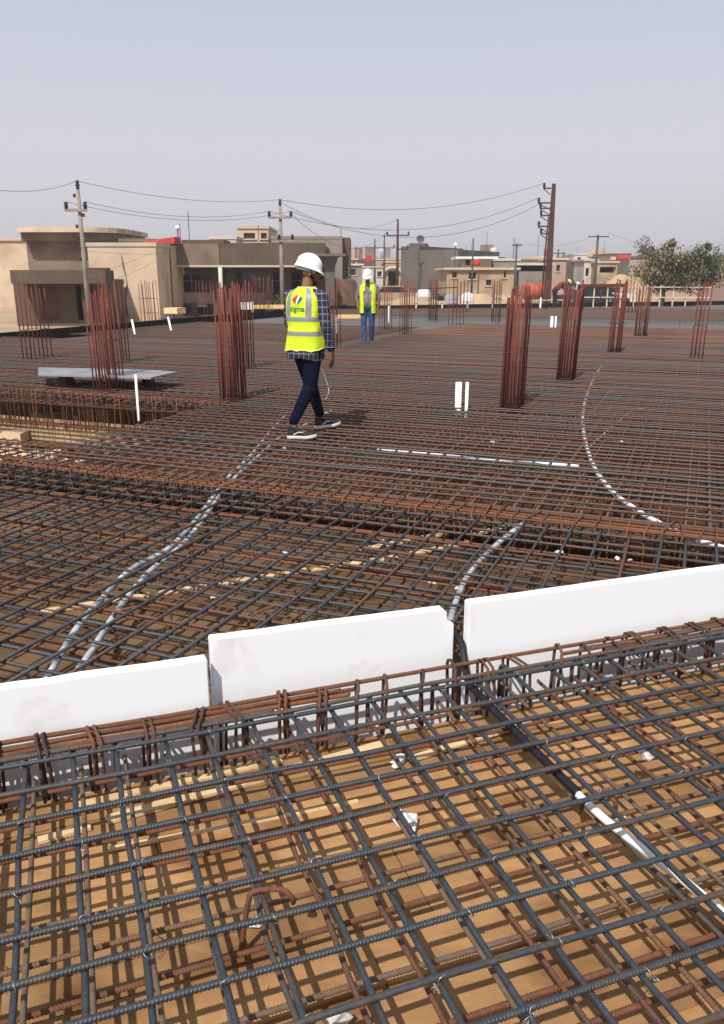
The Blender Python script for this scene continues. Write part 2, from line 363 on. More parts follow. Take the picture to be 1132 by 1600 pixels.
for ti in range(len(ts) - 1):
    t0, t1 = ts[ti], ts[ti + 1]
    if t0 is None or t1 is None: continue
    step = 1 if t0 < 14 else 2
    for si in range(0, len(ss) - 1, step):
        s0, s1 = ss[si], ss[min(si + step, len(ss) - 1)]
        if s0 >= HS0 - .01 and s1 <= HS1 + .01 and t0 >= HT0 - .01 and t1 <= 9.13: continue
        g = 0.003
        poly = [tuple(W(a, b)[:2]) for a, b in ((s0 + g, t0 + g), (s1 - g, t0 + g), (s1 - g, t1 - g), (s0 + g, t1 - g))]
        poly = clip(poly, (-jn[0], -jn[1]), -QJ)
        if len(poly) > 2: poly = clip(poly, fnrm, fcn)
        if len(poly) < 3: continue
        cx_ = sum(p[0] for p in poly) / len(poly); cy_ = sum(p[1] for p in poly) / len(poly)
        if abs(cx_) > 0.62 * cy_ + 5: continue
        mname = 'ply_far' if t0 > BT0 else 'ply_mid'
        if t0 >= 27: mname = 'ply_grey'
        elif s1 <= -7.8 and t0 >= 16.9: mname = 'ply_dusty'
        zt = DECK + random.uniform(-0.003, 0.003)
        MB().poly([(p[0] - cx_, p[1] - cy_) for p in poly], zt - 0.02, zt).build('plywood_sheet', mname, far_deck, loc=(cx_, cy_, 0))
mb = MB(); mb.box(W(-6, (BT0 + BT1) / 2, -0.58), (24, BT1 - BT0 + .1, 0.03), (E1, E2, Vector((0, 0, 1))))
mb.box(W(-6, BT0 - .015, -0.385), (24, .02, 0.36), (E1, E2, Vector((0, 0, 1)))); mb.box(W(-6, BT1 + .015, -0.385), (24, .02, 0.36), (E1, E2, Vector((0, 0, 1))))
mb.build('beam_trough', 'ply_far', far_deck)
# edge boards of the far slab
def board(name, a, b, z0, z1, th, m, label, cat):
    a = Vector(a); b = Vector(b); d = (b - a).normalized(); n = Vector((-d.y, d.x, 0))
    o = MB().box((0, 0, 0), ((b - a).length, th, z1 - z0)).build(name, m, loc=((a.x + b.x) / 2, (a.y + b.y) / 2, (z0 + z1) / 2)); o.rotation_euler = (0, 0, math.atan2(d.y, d.x))
    return tag(o, label, cat)
board('edge_form', W(SL - .03, -2), W(SL - .03, 40.4), GROUND + .004, 0.10, 0.03, 'edge_black', 'long black edge board along the slab side facing the brown shops', 'board')
board('edge_form', Vector((foot[1].x + .05, foot[1].y + .05, 0)), Vector((31, 55.6, 0)), GROUND + .004, 0.04, 0.03, 'edge_black', 'long dark edge board at the far end of the slab before the sand', 'board')

# ------------------------------------------------------------------ reinforcement mats
def scan(polys, axis, c):
    """intervals of a line coordinate[axis]==c inside even-odd polygons; polygons are lists of 2-D points"""
    xs = []
    for poly in polys:
        for i in range(len(poly)):
            a, b = poly[i], poly[(i + 1) % len(poly)]
            if (a[axis] <= c) != (b[axis] <= c):
                t = (c - a[axis]) / (b[axis] - a[axis]); xs.append(a[1 - axis] + (b[1 - axis] - a[1 - axis]) * t)
    xs.sort()
    return [(xs[i], xs[i + 1]) for i in range(0, len(xs) - 1, 2)]
def mat_of_bars(label, conv, polys, spacing, z, r, mats, off=(0.0, 0.0), top=0, sides=5, jit=0.012, group=None, cat='rebar mat', wob=0.006, limit=290, seg=1.5, zdir=1):
    """one tied mat: bars along both axes of frame conv; the ones along axis `top` lie on top"""
    root = thing('rebar_mat', label, cat, group=group)
    bars = []
    for axis in (0, 1):                    # axis 0: bar at constant x (runs along y); axis 1: constant y
        lo = min(p[axis] for po in polys for p in po); hi = max(p[axis] for po in polys for p in po)
        k = math.ceil((lo - off[axis]) / spacing)
        while off[axis] + k * spacing < hi:
            c = off[axis] + k * spacing + random.gauss(0, jit); k += 1
            for a, b in scan(polys, axis, c):
                if b - a < 0.25: continue
                bars.append((axis, c, a - random.uniform(0, .05), b + random.uniform(0, .05)))
    def dist(bb):
        ax, c, a, b = bb
        best = 1e9
        for t in (0, .25, .5, .75, 1):
            o = a + (b - a) * t; wv = conv(c, o) if ax == 0 else conv(o, c)
            best = min(best, wv.length if wv.y > 0 else 99)
        return best
    bars.sort(key=dist)
    rest = MB(); cnt = 0
    for i, (ax, c, a, b) in enumerate(bars):
        zz = z + (r if ax == top else -r) * 0.98 + random.gauss(0, 0.002)
        n = max(2, min(8, int((b - a) / seg) + 1)); dr = random.gauss(0, wob)
        pts = []
        for j in range(n):
            o = a + (b - a) * j / (n - 1); cc = c + dr * (o - a) / max(b - a, 1) * 2 + (random.gauss(0, wob * .6) if 0 < j < n - 1 else 0)
            zz2 = zz + (random.gauss(0, wob * .5) if 0 < j < n - 1 else 0)
            wv = conv(cc, o) if ax == 0 else conv(o, cc); pts.append(Vector((wv.x, wv.y, zz2)))
        m = mats[ax] if not isinstance(mats[ax], (list, tuple)) else random.choice(mats[ax])
        if i < limit:
            c0 = pts[0].copy(); MB().tube([p - c0 for p in pts], r, sides).build('bar', m, root, smooth=True, loc=c0)
        else: rest.tube(pts, r, 4)
    if rest.v: tag(rest.build('distant_bars', mats[1] if isinstance(mats[1], str) else mats[1][0], root), kind='stuff')
    return root
conv_f = lambda s, t: W(s, t)

# --- near mats: ribbed bars, shared meshes
def ribbed(path, r, pitch=0.0095, sides=9, rib=0.0015):
    """bar along a path with slanted ribs"""
    out = MB(); path = [Vector(p) for p in path]
    L = [0]
    for i in range(1, len(path)): L.append(L[-1] + (path[i] - path[i - 1]).length)
    n = int(L[-1] / pitch * 3); rings = []; j = 0; up = Vector((0, 0, 1))
    for i in range(n + 1):
        s = L[-1] * i / n
        while j < len(path) - 2 and s > L[j + 1]: j += 1
        t = (s - L[j]) / max(L[j + 1] - L[j], 1e-9); p = path[j].lerp(path[j + 1], t)
        d0 = (path[j + 1] - path[j]).normalized(); d1 = (path[min(j + 2, len(path) - 1)] - path[min(j + 1, len(path) - 2)]).normalized(); d = d0.lerp(d1, t).normalized()
        x = Vector((0, 1, 0)) - d * d.y
        x.normalize(); y = d.cross(x)
        ph = i % 3
        rr = r - rib * .5 if ph else r + rib
        ring = []
        for k in range(sides):
            a = 2 * math.pi * k / sides; skew = 0.85 * r * math.cos(a)
            ring.append(p + (x * math.cos(a) + y * math.sin(a)) * rr + d * skew)
        rings.append(ring)
    out.rings(rings); return out
def wobble_path(L, n=14, amp=0.0022, hook=None):
    pts = [Vector((L * i / n, random.gauss(0, amp) if 0 < i < n else 0, random.gauss(0, amp * .5) if 0 < i < n else 0)) for i in range(n + 1)]
    if hook:
        e = pts[-1]; rad = 0.035
        for k in range(1, 6):
            a = math.pi / 2 * k / 5; pts.append(e + Vector((rad * math.sin(a), 0, -rad * (1 - math.cos(a)))))
        pts.append(pts[-1] + Vector((0, 0, -hook)))
    return pts
LA = 6.0
A_MESH = [ribbed(wobble_path(LA, amp=.0025), 0.0086).mesh('bar', 'steel_bar', True) for _ in range(2)]
A_MESH.append(MB().tube(wobble_path(LA, amp=.0025), 0.0086, 9).mesh('bar', 'steel_bar', True))
AR_MESH = [ribbed(wobble_path(LA, amp=.0035), 0.0074).mesh('bar', 'rust_bar', True), ribbed(wobble_path(LA, amp=.0035), 0.0074).mesh('bar', 'brown_bar', True)]
LB = 3.45
B_MESH = [MB().tube(wobble_path(LB), 0.0086, 9).mesh('bar', 'steel_bar', True), ribbed(wobble_path(LB), 0.0086, rib=.0008).mesh('bar', 'steel_bar', True)]
BH_MESH = [MB().tube(wobble_path(LB, hook=0.12), 0.0086, 9).mesh('bar', 'steel_bar', True), ribbed(wobble_path(LB, hook=0.10), 0.0086, rib=.0008).mesh('bar', 'steel_bar', True)]
BR_MESH = [ribbed(wobble_path(LB, amp=.003), 0.0072, rib=.0011).mesh('bar', 'brown_bar', True), ribbed(wobble_path(LB, amp=.003), 0.0072, rib=.0011).mesh('bar', 'worn_bar', True)]
SP = 0.1555
near_top = thing('rebar_mat', 'blue grey upper rebar mat over the bare tan planks, with hooked ends and wire ties', 'rebar mat')
near_bot = thing('rebar_mat', 'rusty lower rebar mat lying just above the bare tan planks', 'rebar mat')
ring = MB().tube([Vector((0.0135 * math.cos(a), 0.0165 * math.sin(a) * 1.0, 0.005 * math.sin(2 * a))) for a in [2 * math.pi * i / 10 for i in range(10)]], 0.0016, 4, closed=True)
ring.tube([(0.011, 0, 0), (0.018, 0.004, 0.006), (0.030, 0.001, 0.016)], 0.0014, 4); ring.tube([(0.011, 0.002, 0), (0.016, -0.006, 0.008), (0.032, -0.006, 0.006)], 0.0014, 4)
TIE = ring.mesh('tie_wire', 'tie_wire', True)
qs = [1.685 + SP * k + random.gauss(0, .003) for k in range(-9, 7)]
ps = [0.535 + SP * k + random.gauss(0, .003) for k in range(-14, 23)]
for k, qv in enumerate(qs):
    sh = random.uniform(-.4, .4)
    link('bar', A_MESH[2] if random.random() < .28 else A_MESH[k % 2], near_top, N(-2.1 + sh, qv, 0.0092), (0, 0, NA + random.gauss(0, .0025)))
    if k < len(qs) - 1:
        link('bar', random.choice(AR_MESH), near_bot, N(-2.1 + sh, qv + random.gauss(.006, .007), -.111), (random.uniform(0, 6), 0, NA + random.gauss(0, .004)))
for k, pv in enumerate(ps):
    hook = random.random() < .62
    e = 2.70 + random.uniform(-.05, .04)
    link('bar', random.choice(BH_MESH if hook else B_MESH), near_top, N(pv, e - LB, -0.0088), (0, 0, NA + math.pi / 2 + random.gauss(0, .0025)))
    link('bar', random.choice(BR_MESH), near_bot, N(pv + random.gauss(.003, .005), e + .02 - LB, -.095), (random.uniform(0, 6), 0, NA + math.pi / 2 + random.gauss(0, .004)))
nt_ = 0
for i, qv in enumerate(qs):
    for j, pv in enumerate(ps):
        if (i + j) % 2 == 0 and random.random() < .9 and -1.2 < pv < 2.8 and qv > .7 and nt_ < 180:
            nt_ += 1
            link('tie_wire', TIE, near_top, N(pv, qv, 0.002), (R(90) + random.gauss(0, .3), random.gauss(0, .3), NA + R(45) + random.choice((0, R(90), R(180), R(270)))))

# --- near beam cage
def stirrup_mesh(wd, h, r, lean, dbl=True):
    m = MB()
    for dx in ((-.012, .012) if dbl else (.0,)):
        sgn = 1 if dx > 0 else -1
        pts = [(dx + sgn * .006, -wd / 2, -h), (dx, -wd / 2, -.03), (dx, -wd / 2 + .008, -.008), (dx + lean * .4, -wd / 2 + .03, 0.0), (dx + lean, wd / 2 - .03, 0.004), (dx + lean, wd / 2 - .008, -.006), (dx + lean, wd / 2, -.03), (dx + lean - sgn * .004, wd / 2, -h)]
        pts[0] = (pts[0][0], pts[0][1], -.2)
        m.tube(pts, r, 6)
    m.tube([(lean, wd / 2 - .06, -h), (lean, wd / 2, -h)], r, 6)
    return m
cage = thing('beam_cage', 'rusty rebar beam cage with tied stirrups in front of the white foam sheets', 'rebar cage')
ST_M = [stirrup_mesh(.135, .40, .0062, l).mesh('stirrup', 'shaded_rust', True) for l in (-.03, 0.0, .03)]
ST_S = [stirrup_mesh(.135, .40, .0068, l, False).mesh('stirrup', m_, True) for l, m_ in ((.05, 'shaded_rust'), (.03, 'rust_bar'), (.01, 'shaded_rust'))]
ST_M2 = [stirrup_mesh(.125, .40, .006, l).mesh('stirrup', 'rust_bar', True) for l in (-.02, .02)]
p = -1.3; k = 0
while p < 4.0:
    link('stirrup', random.choice((ST_M + ST_M2) if p < .85 else ST_S * 3 + ST_M), cage, N(p, 2.705 + random.gauss(0, .006), .034 + random.gauss(0, .004)), (0, random.gauss(0, .04), NA + random.gauss(0, .09)))
    p += random.uniform(.13, .18)
def lbar(p0, p1, q, z, r, m, rib=True):
    L = p1 - p0; mb = (ribbed(wobble_path(L, amp=.003), r) if rib else MB().tube(wobble_path(L, amp=.003), r, 8))
    return mb.build('bar', m, cage, True, N(p0, q, z)), 0
for p0, p1, q, z, r, m in ((-2.2, 4.6, 2.757, .022, .0085, 'rust_bar'), (-2.2, 4.6, 2.655, .016, .0085, 'worn_bar'), (-2.2, .96, 2.742, .012, .0085, 'orange_rust_bar'), (-2.2, .90, 2.722, .018, .0085, 'rust_bar'), (-2.2, .93, 2.700, .010, .0085, 'orange_rust_bar'), (-2.2, .62, 2.675, .012, .0085, 'worn_bar'),
                        (2.0, 4.6, 2.735, .012, .0085, 'worn_bar'), (1.9, 4.6, 2.712, .014, .0085, 'rust_bar'), (2.1, 4.6, 2.69, .010, .0085, 'steel_bar'),
                        (-2.2, 4.6, 2.75, -.34, .0085, 'rust_bar'), (-2.2, 4.6, 2.73, -.41, .0085, 'rust_bar'), (-2.2, 4.6, 2.77, -.40, .0085, 'rust_bar'), (-2.2, 4.6, 2.62, -.112, .0078, 'rust_bar')):
    o, _ = lbar(p0, p1, q, z, r, m); o.rotation_euler = (0, 0, NA + random.gauss(0, .0015))

# ------------------------------------------------------------------ foam sheets in the joint
def foam(p0, p1, q, z0a, z0b, z1, th, label, notch=None):
    prof = [(0, z1), (p1 - p0, z1)]
    if notch: prof += [(p1 - p0, z0b - .082), (p1 - p0 - .005, z0b - .072), (p1 - p0 - .026, z0b - .068), (p1 - p0 - .031, z0b - .05), (p1 - p0 - .036, z0b - .016), (p1 - p0 - .052, z0b)]
    else: prof += [(p1 - p0, z0b - .008), (p1 - p0 - .006, z0b)]
    nseg = 14
    x1 = prof[-1][0]
    for i in range(1, nseg):
        t = i / nseg; prof.append((x1 * (1 - t), z0b + (z0a - z0b) * t + random.gauss(0, .0012)))
    prof += [(.006, z0a), (0, z0a - .008)]
    n = len(prof); b = bmesh.new()
    va = [b.verts.new((x, -th / 2, z)) for x, z in prof]; vb = [b.verts.new((x, th / 2, z)) for x, z in prof]
    b.faces.new(va[::-1] if False else va); b.faces.new(vb[::-1])
    for i in range(n): b.faces.new((va[i], vb[i], vb[(i + 1) % n], va[(i + 1) % n]))
    bmesh.ops.recalc_face_normals(b, faces=b.faces)
    bmesh.ops.bevel(b, geom=[e for e in b.edges if abs(e.verts[0].co.y - e.verts[1].co.y) < 1e-6], offset=.004, segments=2, affect='EDGES')
    me = bpy.data.meshes.new('foam_sheet'); b.to_mesh(me); b.free(); me.materials.append(MATS['foam'])
    o = link('foam_sheet', me, None, N(p0, q, 0), (0, 0, NA)); return tag(o, label, 'foam sheet', 'white foam sheets along the joint')
f1 = foam(-1.15, .412, 2.85, .20, .188, -.45, .05, 'lower white foam sheet in the joint, beside the bundle of rusty beam bars')
f2 = foam(.437, 1.475, 2.925, .232, .213, -.45, .05, 'white foam sheet with a stepped broken corner, between two other foam sheets', notch=True)
f3 = foam(1.513, 3.3, 2.865, .252, .238, -.45, .05, 'tall clean white foam sheet in the joint beside the grey conduit')

# ------------------------------------------------------------------ far slab mats
tj = lambda s: (QJ + .03 - s * E1.dot(A2)) / E2.dot(A2)         # joint line: t as a function of s
mid_poly = [(-9.0, tj(-9.0)), ((BT0 + .2 - tj(0)) / (tj(1) - tj(0)), BT0 + .2), (-9.0, BT0 + .2)]
mat_of_bars('dark upper rebar mat of wide squares between the foam sheets and the rusty beam', conv_f, [mid_poly], 0.165, 0.0, 0.0084, (['steel_bar_mid'] * 5 + ['worn_bar'], ['steel_bar_mid', 'steel_bar_mid', 'worn_bar']), off=(0.06, 0.03), top=0, sides=7)
mat_of_bars('rusty lower rebar mat on the brown sheets between the foam and the rusty beam', conv_f, [mid_poly], 0.165, -0.115, 0.007, (['rust_bar', 'shaded_rust'], ['rust_bar', 'shaded_rust', 'orange_rust_bar']), off=(0.05, 0.02), top=1, sides=6, jit=.025, wob=.012)
sj = (BT1 - .15 - tj(0)) / (tj(1) - tj(0))
hole = [(HS0, HT0), (HS1, HT0), (HS1, HT1), (HS0, HT1)]
PS, PT = -7.5, 27.4
m2 = [(-13.5, BT1 - .15), (sj, BT1 - .15), (4.0, tj(4.0)), (4.0, PT), (PS, PT), (PS, 16.9), (SL + .2, 16.9), (SL + .2, 9.3), (-13.5, 9.3)]
mat_of_bars('dense upper rebar mat beyond the rusty beam, walked on by the man in plaid', conv_f, [m2, hole], 0.16, 0.0, 0.0095, (['mat_bar', 'mat_bar', 'mat_bar', 'worn_bar'], ['mat_bar', 'mat_bar', 'mat_bar', 'worn_bar']), off=(.03, .06), top=1, sides=6, jit=.009, wob=.008)
mat_of_bars('dense rusty lower rebar mat beyond the rusty beam, under the upper bars', conv_f, [m2, hole], 0.16, -0.11, 0.0085, (['rust_bar', 'shaded_rust'], ['rust_bar', 'shaded_rust', 'worn_bar']), off=(.11, .14), top=0, sides=4, jit=.015, wob=.010)
m3 = [(SL + .15, 19.4), (-8.6, 19.4), (-8.6, 26.4), (SL + .15, 26.4)]
mat_of_bars('dark rebar mat beside the black edge board, behind the walker in grey shirt', conv_f, [m3], 0.16, -0.08, 0.0075, ('worn_bar', 'worn_bar'), off=(.03, .06), top=1, sides=4, jit=.02)
m4 = [(SL + .3, 33.5), (3.5, 33.5), (3.5, 46), (-9, 43.5), (SL + .3, 38.5)]
mat_of_bars('dark rebar mat at the far end of the slab before the sand', conv_f, [m4], 0.2, -0.06, 0.009, ('worn_bar', 'worn_bar'), off=(.03, .06), top=1, sides=4, jit=.02, limit=200)

# --- beam cage between the two mats of the far slab, and the one along the opening
def far_cage(label, a, b, wd, h, z, m, step, lead=(3, 2), zend=None):
    root = thing('beam_cage', label, 'rebar cage')
    d = (b - a); L = d.length; d.normalize(); n = Vector((-d.y, d.x, 0)); ang = math.atan2(d.y, d.x)
    sm = []
    for l in (-.02, .0, .03):
        r = .0068; q = MB(); q.tube([(l, -wd / 2, -h), (0, -wd / 2, -.01), (0, -wd / 2 + .02, 0), (0, wd / 2 - .02, 0), (0, wd / 2, -.02), (l, wd / 2, -h)], r, 5)
        sm.append(q.mesh('stirrup', random.choice(m), True))
    x = .1
    while x < L:
        link('stirrup', random.choice(sm), root, a + d * x + Vector((0, 0, z + random.gauss(0, .008))), (0, random.gauss(0, .05), ang + random.gauss(0, .12))); x += random.uniform(step * .75, step * 1.25)
    for k in range(lead[0]):
        o = -wd / 2 + .03 + (wd - .06) * k / (lead[0] - 1)
        MB().tube([Vector((L * i / 8, random.gauss(0, .008), random.gauss(0, .005))) for i in range(9)], .0095, 6).build('bar', random.choice(m), root, True, a + n * o + Vector((0, 0, z - .018))).rotation_euler = (0, 0, ang)
        MB().tube([(0, 0, 0), (L, 0, 0)], .0095, 6).build('bar', random.choice(m), root, True, a + n * o + Vector((0, 0, z - h + .03))).rotation_euler = (0, 0, ang)
    return root
far_cage('orange rusty beam cage set across the slab between the two dark mats', W(-10, (BT0 + BT1) / 2), W(1.6, (BT0 + BT1) / 2), .26, .42, .035, ['orange_rust_bar', 'rust_bar'], .1, (4, 2))
far_cage('rusty beam cage hanging along the far side of the opening, between two column cages', W(-11.2, HT1 + .18), W(-5.45, HT1 + .18), .26, .52, .05, ['orange_rust_bar', 'red_bar', 'shaded_rust'], .085, (5, 2))
far_cage('low rusty beam cage crossing inside the slab opening', W(-11.2, HT0 + 1.1, 0), W(-5.6, HT0 + 1.5, 0), .22, .35, -.32, ['orange_rust_bar', 'rust_bar'], .16, (3, 2))

# things under the opening
tag(MB().box((0, 0, 0), (.32, .32, 2.7)).build('concrete_column', 'pale_trim', loc=W(-7.6, 8.0, BASE + 1.354)), 'pale concrete column standing under the slab opening', 'column')
tag(MB().box((0, 0, 0), (.32, .32, 2.7)).build('concrete_column', 'render_tan', loc=W(-9.0, 8.9, BASE + 1.354)), 'tan concrete column under the beam cage of the opening', 'column')
for k, (s, t, z, L, lab) in enumerate(((-7.3, 7.2, -.75, 2.6, 'tan formwork timber laid across the slab opening, upper of the two'), (-7.0, 7.9, -1.05, 3.4, 'tan formwork timber laid across the slab opening, lower of the two'))):
    o = MB().box((0, 0, 0), (L, .2, .07)).build('formwork_timber', 'batten', loc=W(s, t, z)); o.rotation_euler = (0, R(4), FA + R(12 + 10 * k)); tag(o, lab, 'timber')
mb = MB(); mb.poly([(-1.6, -1.2), (1.6, -1.2), (1.6, 1.2), (-1.6, 1.2)], -.1, 0); o = mb.build('plywood_platform', 'batten', loc=W(-7.4, 7.6, -.82)); o.rotation_euler = (0, 0, FA); tag(o, 'pale plywood platform low down inside the slab opening', 'panel')
mb = MB().box((0, 0, 0), (5.7, .02, .42)); o = mb.build('beam_side_form', 'basement', loc=W(-8.4, 9.135, -.62)); o.rotation_euler = (0, 0, FA); tag(o, 'tan vertical form board behind the stirrups along the slab opening', 'board')
for i, (u, v, z, sz, m_, nm, lab, ct) in enumerate(((140, 652, -.55, (.55, .12, .45), 'batten', 'form_box', 'tan form box with dark gap standing in the slab opening', 'form box'), (176, 668, -.6, (.22, .2, .26), 'pale_trim', 'cement_bag', 'pale cement bag standing on the platform in the slab opening', 'bag'),
        (122, 668, -.6, (.09, .09, .4), 'batten', 'timber_prop', 'short timber prop on the platform nearest the form box', 'prop'), (236, 668, -.66, (.9, .14, .05), 'batten', 'loose_board', 'pale loose board lying low in the slab opening', 'board'), (80, 660, -.6, (.5, .3, .4), 'render_tan', 'brick_stack', 'tan brick stack deep in the slab opening', 'bricks'))):
    g_ = G(u, v, z); mb = MB()
    if nm == 'form_box':
        for dx in (-.22, .05, .24): mb.box((dx, 0, 0), (.12, sz[1], sz[2]))
        mb.box((0, -.001, sz[2] / 2 + .03), (sz[0] + .1, sz[1] + .05, .06))
    else: mb.rings([[(sx * sz[0] / 2 * k_, sy * sz[1] / 2 * k_, zz) for sx, sy in ((-1, -1), (0, -1.06), (1, -1), (1.03, 0), (1, 1), (0, 1.06), (-1, 1), (-1.03, 0))] for k_, zz in ((.94, -sz[2] / 2), (1, -sz[2] / 2 + .02), (1, sz[2] / 2 - .02), (.93, sz[2] / 2))])
    o = mb.build(nm, m_, loc=(g_.x, g_.y, -.82 + sz[2] / 2 + (.003 if nm != 'form_box' else .003))); o.rotation_euler = (0, 0, FA + .3 * i); tag(o, lab, ct)
# grey sheet lying over the mat by the opening
c = [G(60, 572, .22), G(228, 577, .22), G(277, 583, .20), G(236, 592, .2), G(60, 583, .22)]
cc = sum(c, Vector()) / 5
o = MB().poly([(p.x - cc.x, p.y - cc.y) for p in c][::-1], -.012, .012).build('grey_sheet', 'board_grey', loc=(cc.x, cc.y, .2)); o.rotation_euler = (0, R(-.5), 0)
tag(o, 'flat grey sheet lying across the bars behind the slab opening', 'sheet')
for dx in (-1.0, .2): 
    tag(MB().box((0, 0, 0), (.1, .35, .17)).build('timber_block', 'ply_far', loc=(cc.x + dx + .35, cc.y + .05, .1)), 'short timber bearer under the grey sheet', 'timber', 'bearers under the grey sheet')

# ------------------------------------------------------------------ column starter cages
def column_cage(u, v, wpx, h, nx, ny, label, depth=.45, lean=0, m='red_bar', ties=(.62,), r=.0105, dirang=FA, vary=.08, base=-.15, loose=0):
    g = G(u, v); root = thing('column_cage', label, 'rebar column', (g.x, g.y, 0), 0, 'column starter bars')
    wd = wpx / F_PX * g.length
    ca, sa = math.cos(dirang), math.sin(dirang); pts = []
    wx = wd / (abs(ca) + .001) * .8; 
    for i in range(nx):
        for j in range(ny):
            if 0 < i < nx - 1 and 0 < j < ny - 1: continue
            x = -wx / 2 + wx * i / max(nx - 1, 1); y = -depth / 2 + depth * j / max(ny - 1, 1)
            pts.append((x * ca - y * sa, x * sa + y * ca))
    for x, y in pts:
        hh = h + random.uniform(-vary, vary); l1 = random.gauss(lean, .006 + loose * .5); l2 = random.gauss(0, .006 + loose * .5)
        MB().tube([(x, y, base), (x + l1 * .4 * hh, y + l2 * .4 * hh, hh * .45), (x + l1 * hh, y + l2 * hh, hh)], r, 6).build('bar', m, root, True)
    for t in ties:
        z = t * h; k = 1.03
        cs = [(-wx / 2 * k, -depth / 2 * k), (wx / 2 * k, -depth / 2 * k), (wx / 2 * k, depth / 2 * k), (-wx / 2 * k, depth / 2 * k)]
        lx = lean * z * .9
        MB().tube([(x * ca - y * sa + lx, x * sa + y * ca, z + random.gauss(0, .012)) for x, y in cs], r * .6, 5, closed=True).build('tie', 'rust_bar', root, True)
    return root
column_cage(800, 637, 31, 1.39, 6, 4, 'tall rusty red column cage beside the thick white pipe stub', .35, .02, ties=(.5, .02))
column_cage(884, 594, 24, 1.42, 6, 4, 'rusty red leaning column cage with one tie beside its own dark shadow', .4, .035, ties=(.47,))
def bundle_cage(us, v, h, wpx, label, lean=.03, nb=6):
    g = G(sum(us) / 2, v); root = thing('column_cage', label, 'rebar column', (g.x, g.y, 0), 0, 'column starter bars')
    for u in us:
        c = G(u, v); wd = wpx / F_PX * g.length / 2
        for k in range(nb):
            x = c.x - g.x + random.uniform(-wd, wd); y = random.uniform(-.09, .09); hh = h + random.uniform(-.07, .05); l = random.gauss(lean, .008)
            MB().tube([(x, y, -.15), (x + l * hh * .5, y, hh * .5), (x + l * hh, y, hh)], .0125, 6).build('bar', 'red_bar', root, True)
        MB().tube([(c.x - g.x - wd * 1.1 + lean * .6, -.11, .6), (c.x - g.x + wd * 1.1 + lean * .6, -.11, .6), (c.x - g.x + wd * 1.1 + lean * .6, .11, .6), (c.x - g.x - wd * 1.1 + lean * .6, .11, .6)], .006, 5, closed=True).build('tie', 'rust_bar', root, True)
bundle_cage((953, 966), 551, 1.45, 8, 'column cage of two thick rusty bundles behind the leaning cage')
bundle_cage((996, 1006), 526, 1.28, 6, 'shorter column cage of two thick rusty bundles near the tree')
column_cage(1088, 560, 18, 1.4, 4, 3, 'rusty red column cage outermost beside the white conduit curve', .4, .03, ties=(.45,))
column_cage(366, 626, 30, 1.42, 7, 4, 'dense rusty red column cage at the corner of the slab opening', .28, -.015, ties=(.52, .04), loose=.006)
column_cage(381, 577, 20, 1.42, 5, 3, 'rusty red column cage just behind the dense one by the opening', .4, 0, ties=(.3,))
column_cage(172, 612, 33, 1.32, 6, 3, 'rusty red column cage with spread bars rising by the grey sheet', .3, -.03, ties=(.52,), loose=.008)
column_cage(185, 568, 18, 1.5, 4, 3, 'rusty red column cage behind the grey sheet, in front of the tan wall', .45, -.02, ties=(.3,), loose=.01)
column_cage(236, 505, 20, 1.35, 4, 3, 'thin column cage at the black edge board before the tan wall', .45, -.03, m='red_bar', ties=(.6, .25))
column_cage(410, 488, 30, 1.5, 5, 3, 'rusty column cage at the edge board before the shop front', .45, .01, ties=(.5,), loose=.02)
column_cage(522, 543, 14, 1.37, 3, 3, 'thin rusty column cage between the two men in yellow vests', .35, 0, ties=(.4,), r=.009)
column_cage(603, 511, 14, 1.28, 4, 2, 'thin rusty column cage just right of the walker in grey shirt', .4, 0, ties=())
column_cage(634, 522, 14, 1.42, 4, 2, 'rusty column cage at the corner of the dense mat by the walker in jeans', .35, 0, ties=())
column_cage(677, 495, 12, 1.38, 4, 3, 'dense dark rusty column cage in front of the grey block building', .35, 0, ties=(.5,), r=.014)
column_cage(713, 508, 20, 1.40, 4, 2, 'open rusty column cage in front of the beige house', .45, 0, ties=())
column_cage(775, 497, 12, 1.40, 4, 3, 'close rusty column cage before the beige house corner', .35, 0, ties=(.5,), r=.012)
column_cage(838, 482, 34, 1.36, 6, 3, 'wide rusty column cage in front of the orange tank', .45, 0, ties=(.4,), r=.011)
column_cage(722, 486, 24, 1.3, 5, 2, 'far rusty column cage in front of the white round tank', .45, 0, ties=())
column_cage(640, 484, 24, 1.35, 6, 2, 'far rusty column cage by the arched doorway house', .45, 0, ties=())
column_cage(560, 484, 16, 1.2, 4, 2, 'far rusty column cage near the brown soil mound', .45, 0, ties=())
column_cage(985, 487, 16, 1.35, 4, 2, 'far rusty column cage by the cream guard rail', .45, 0, ties=())
column_cage(325, 497, 30, 1.3, 5, 2, 'far column cage at the edge before the white sign strip', .45, 0, ties=(), loose=.02)
column_cage(60, 560, 26, 1.4, 4, 3, 'rusty red column cage at the near end of the grey sheet', .45, -.02, ties=(.4,))

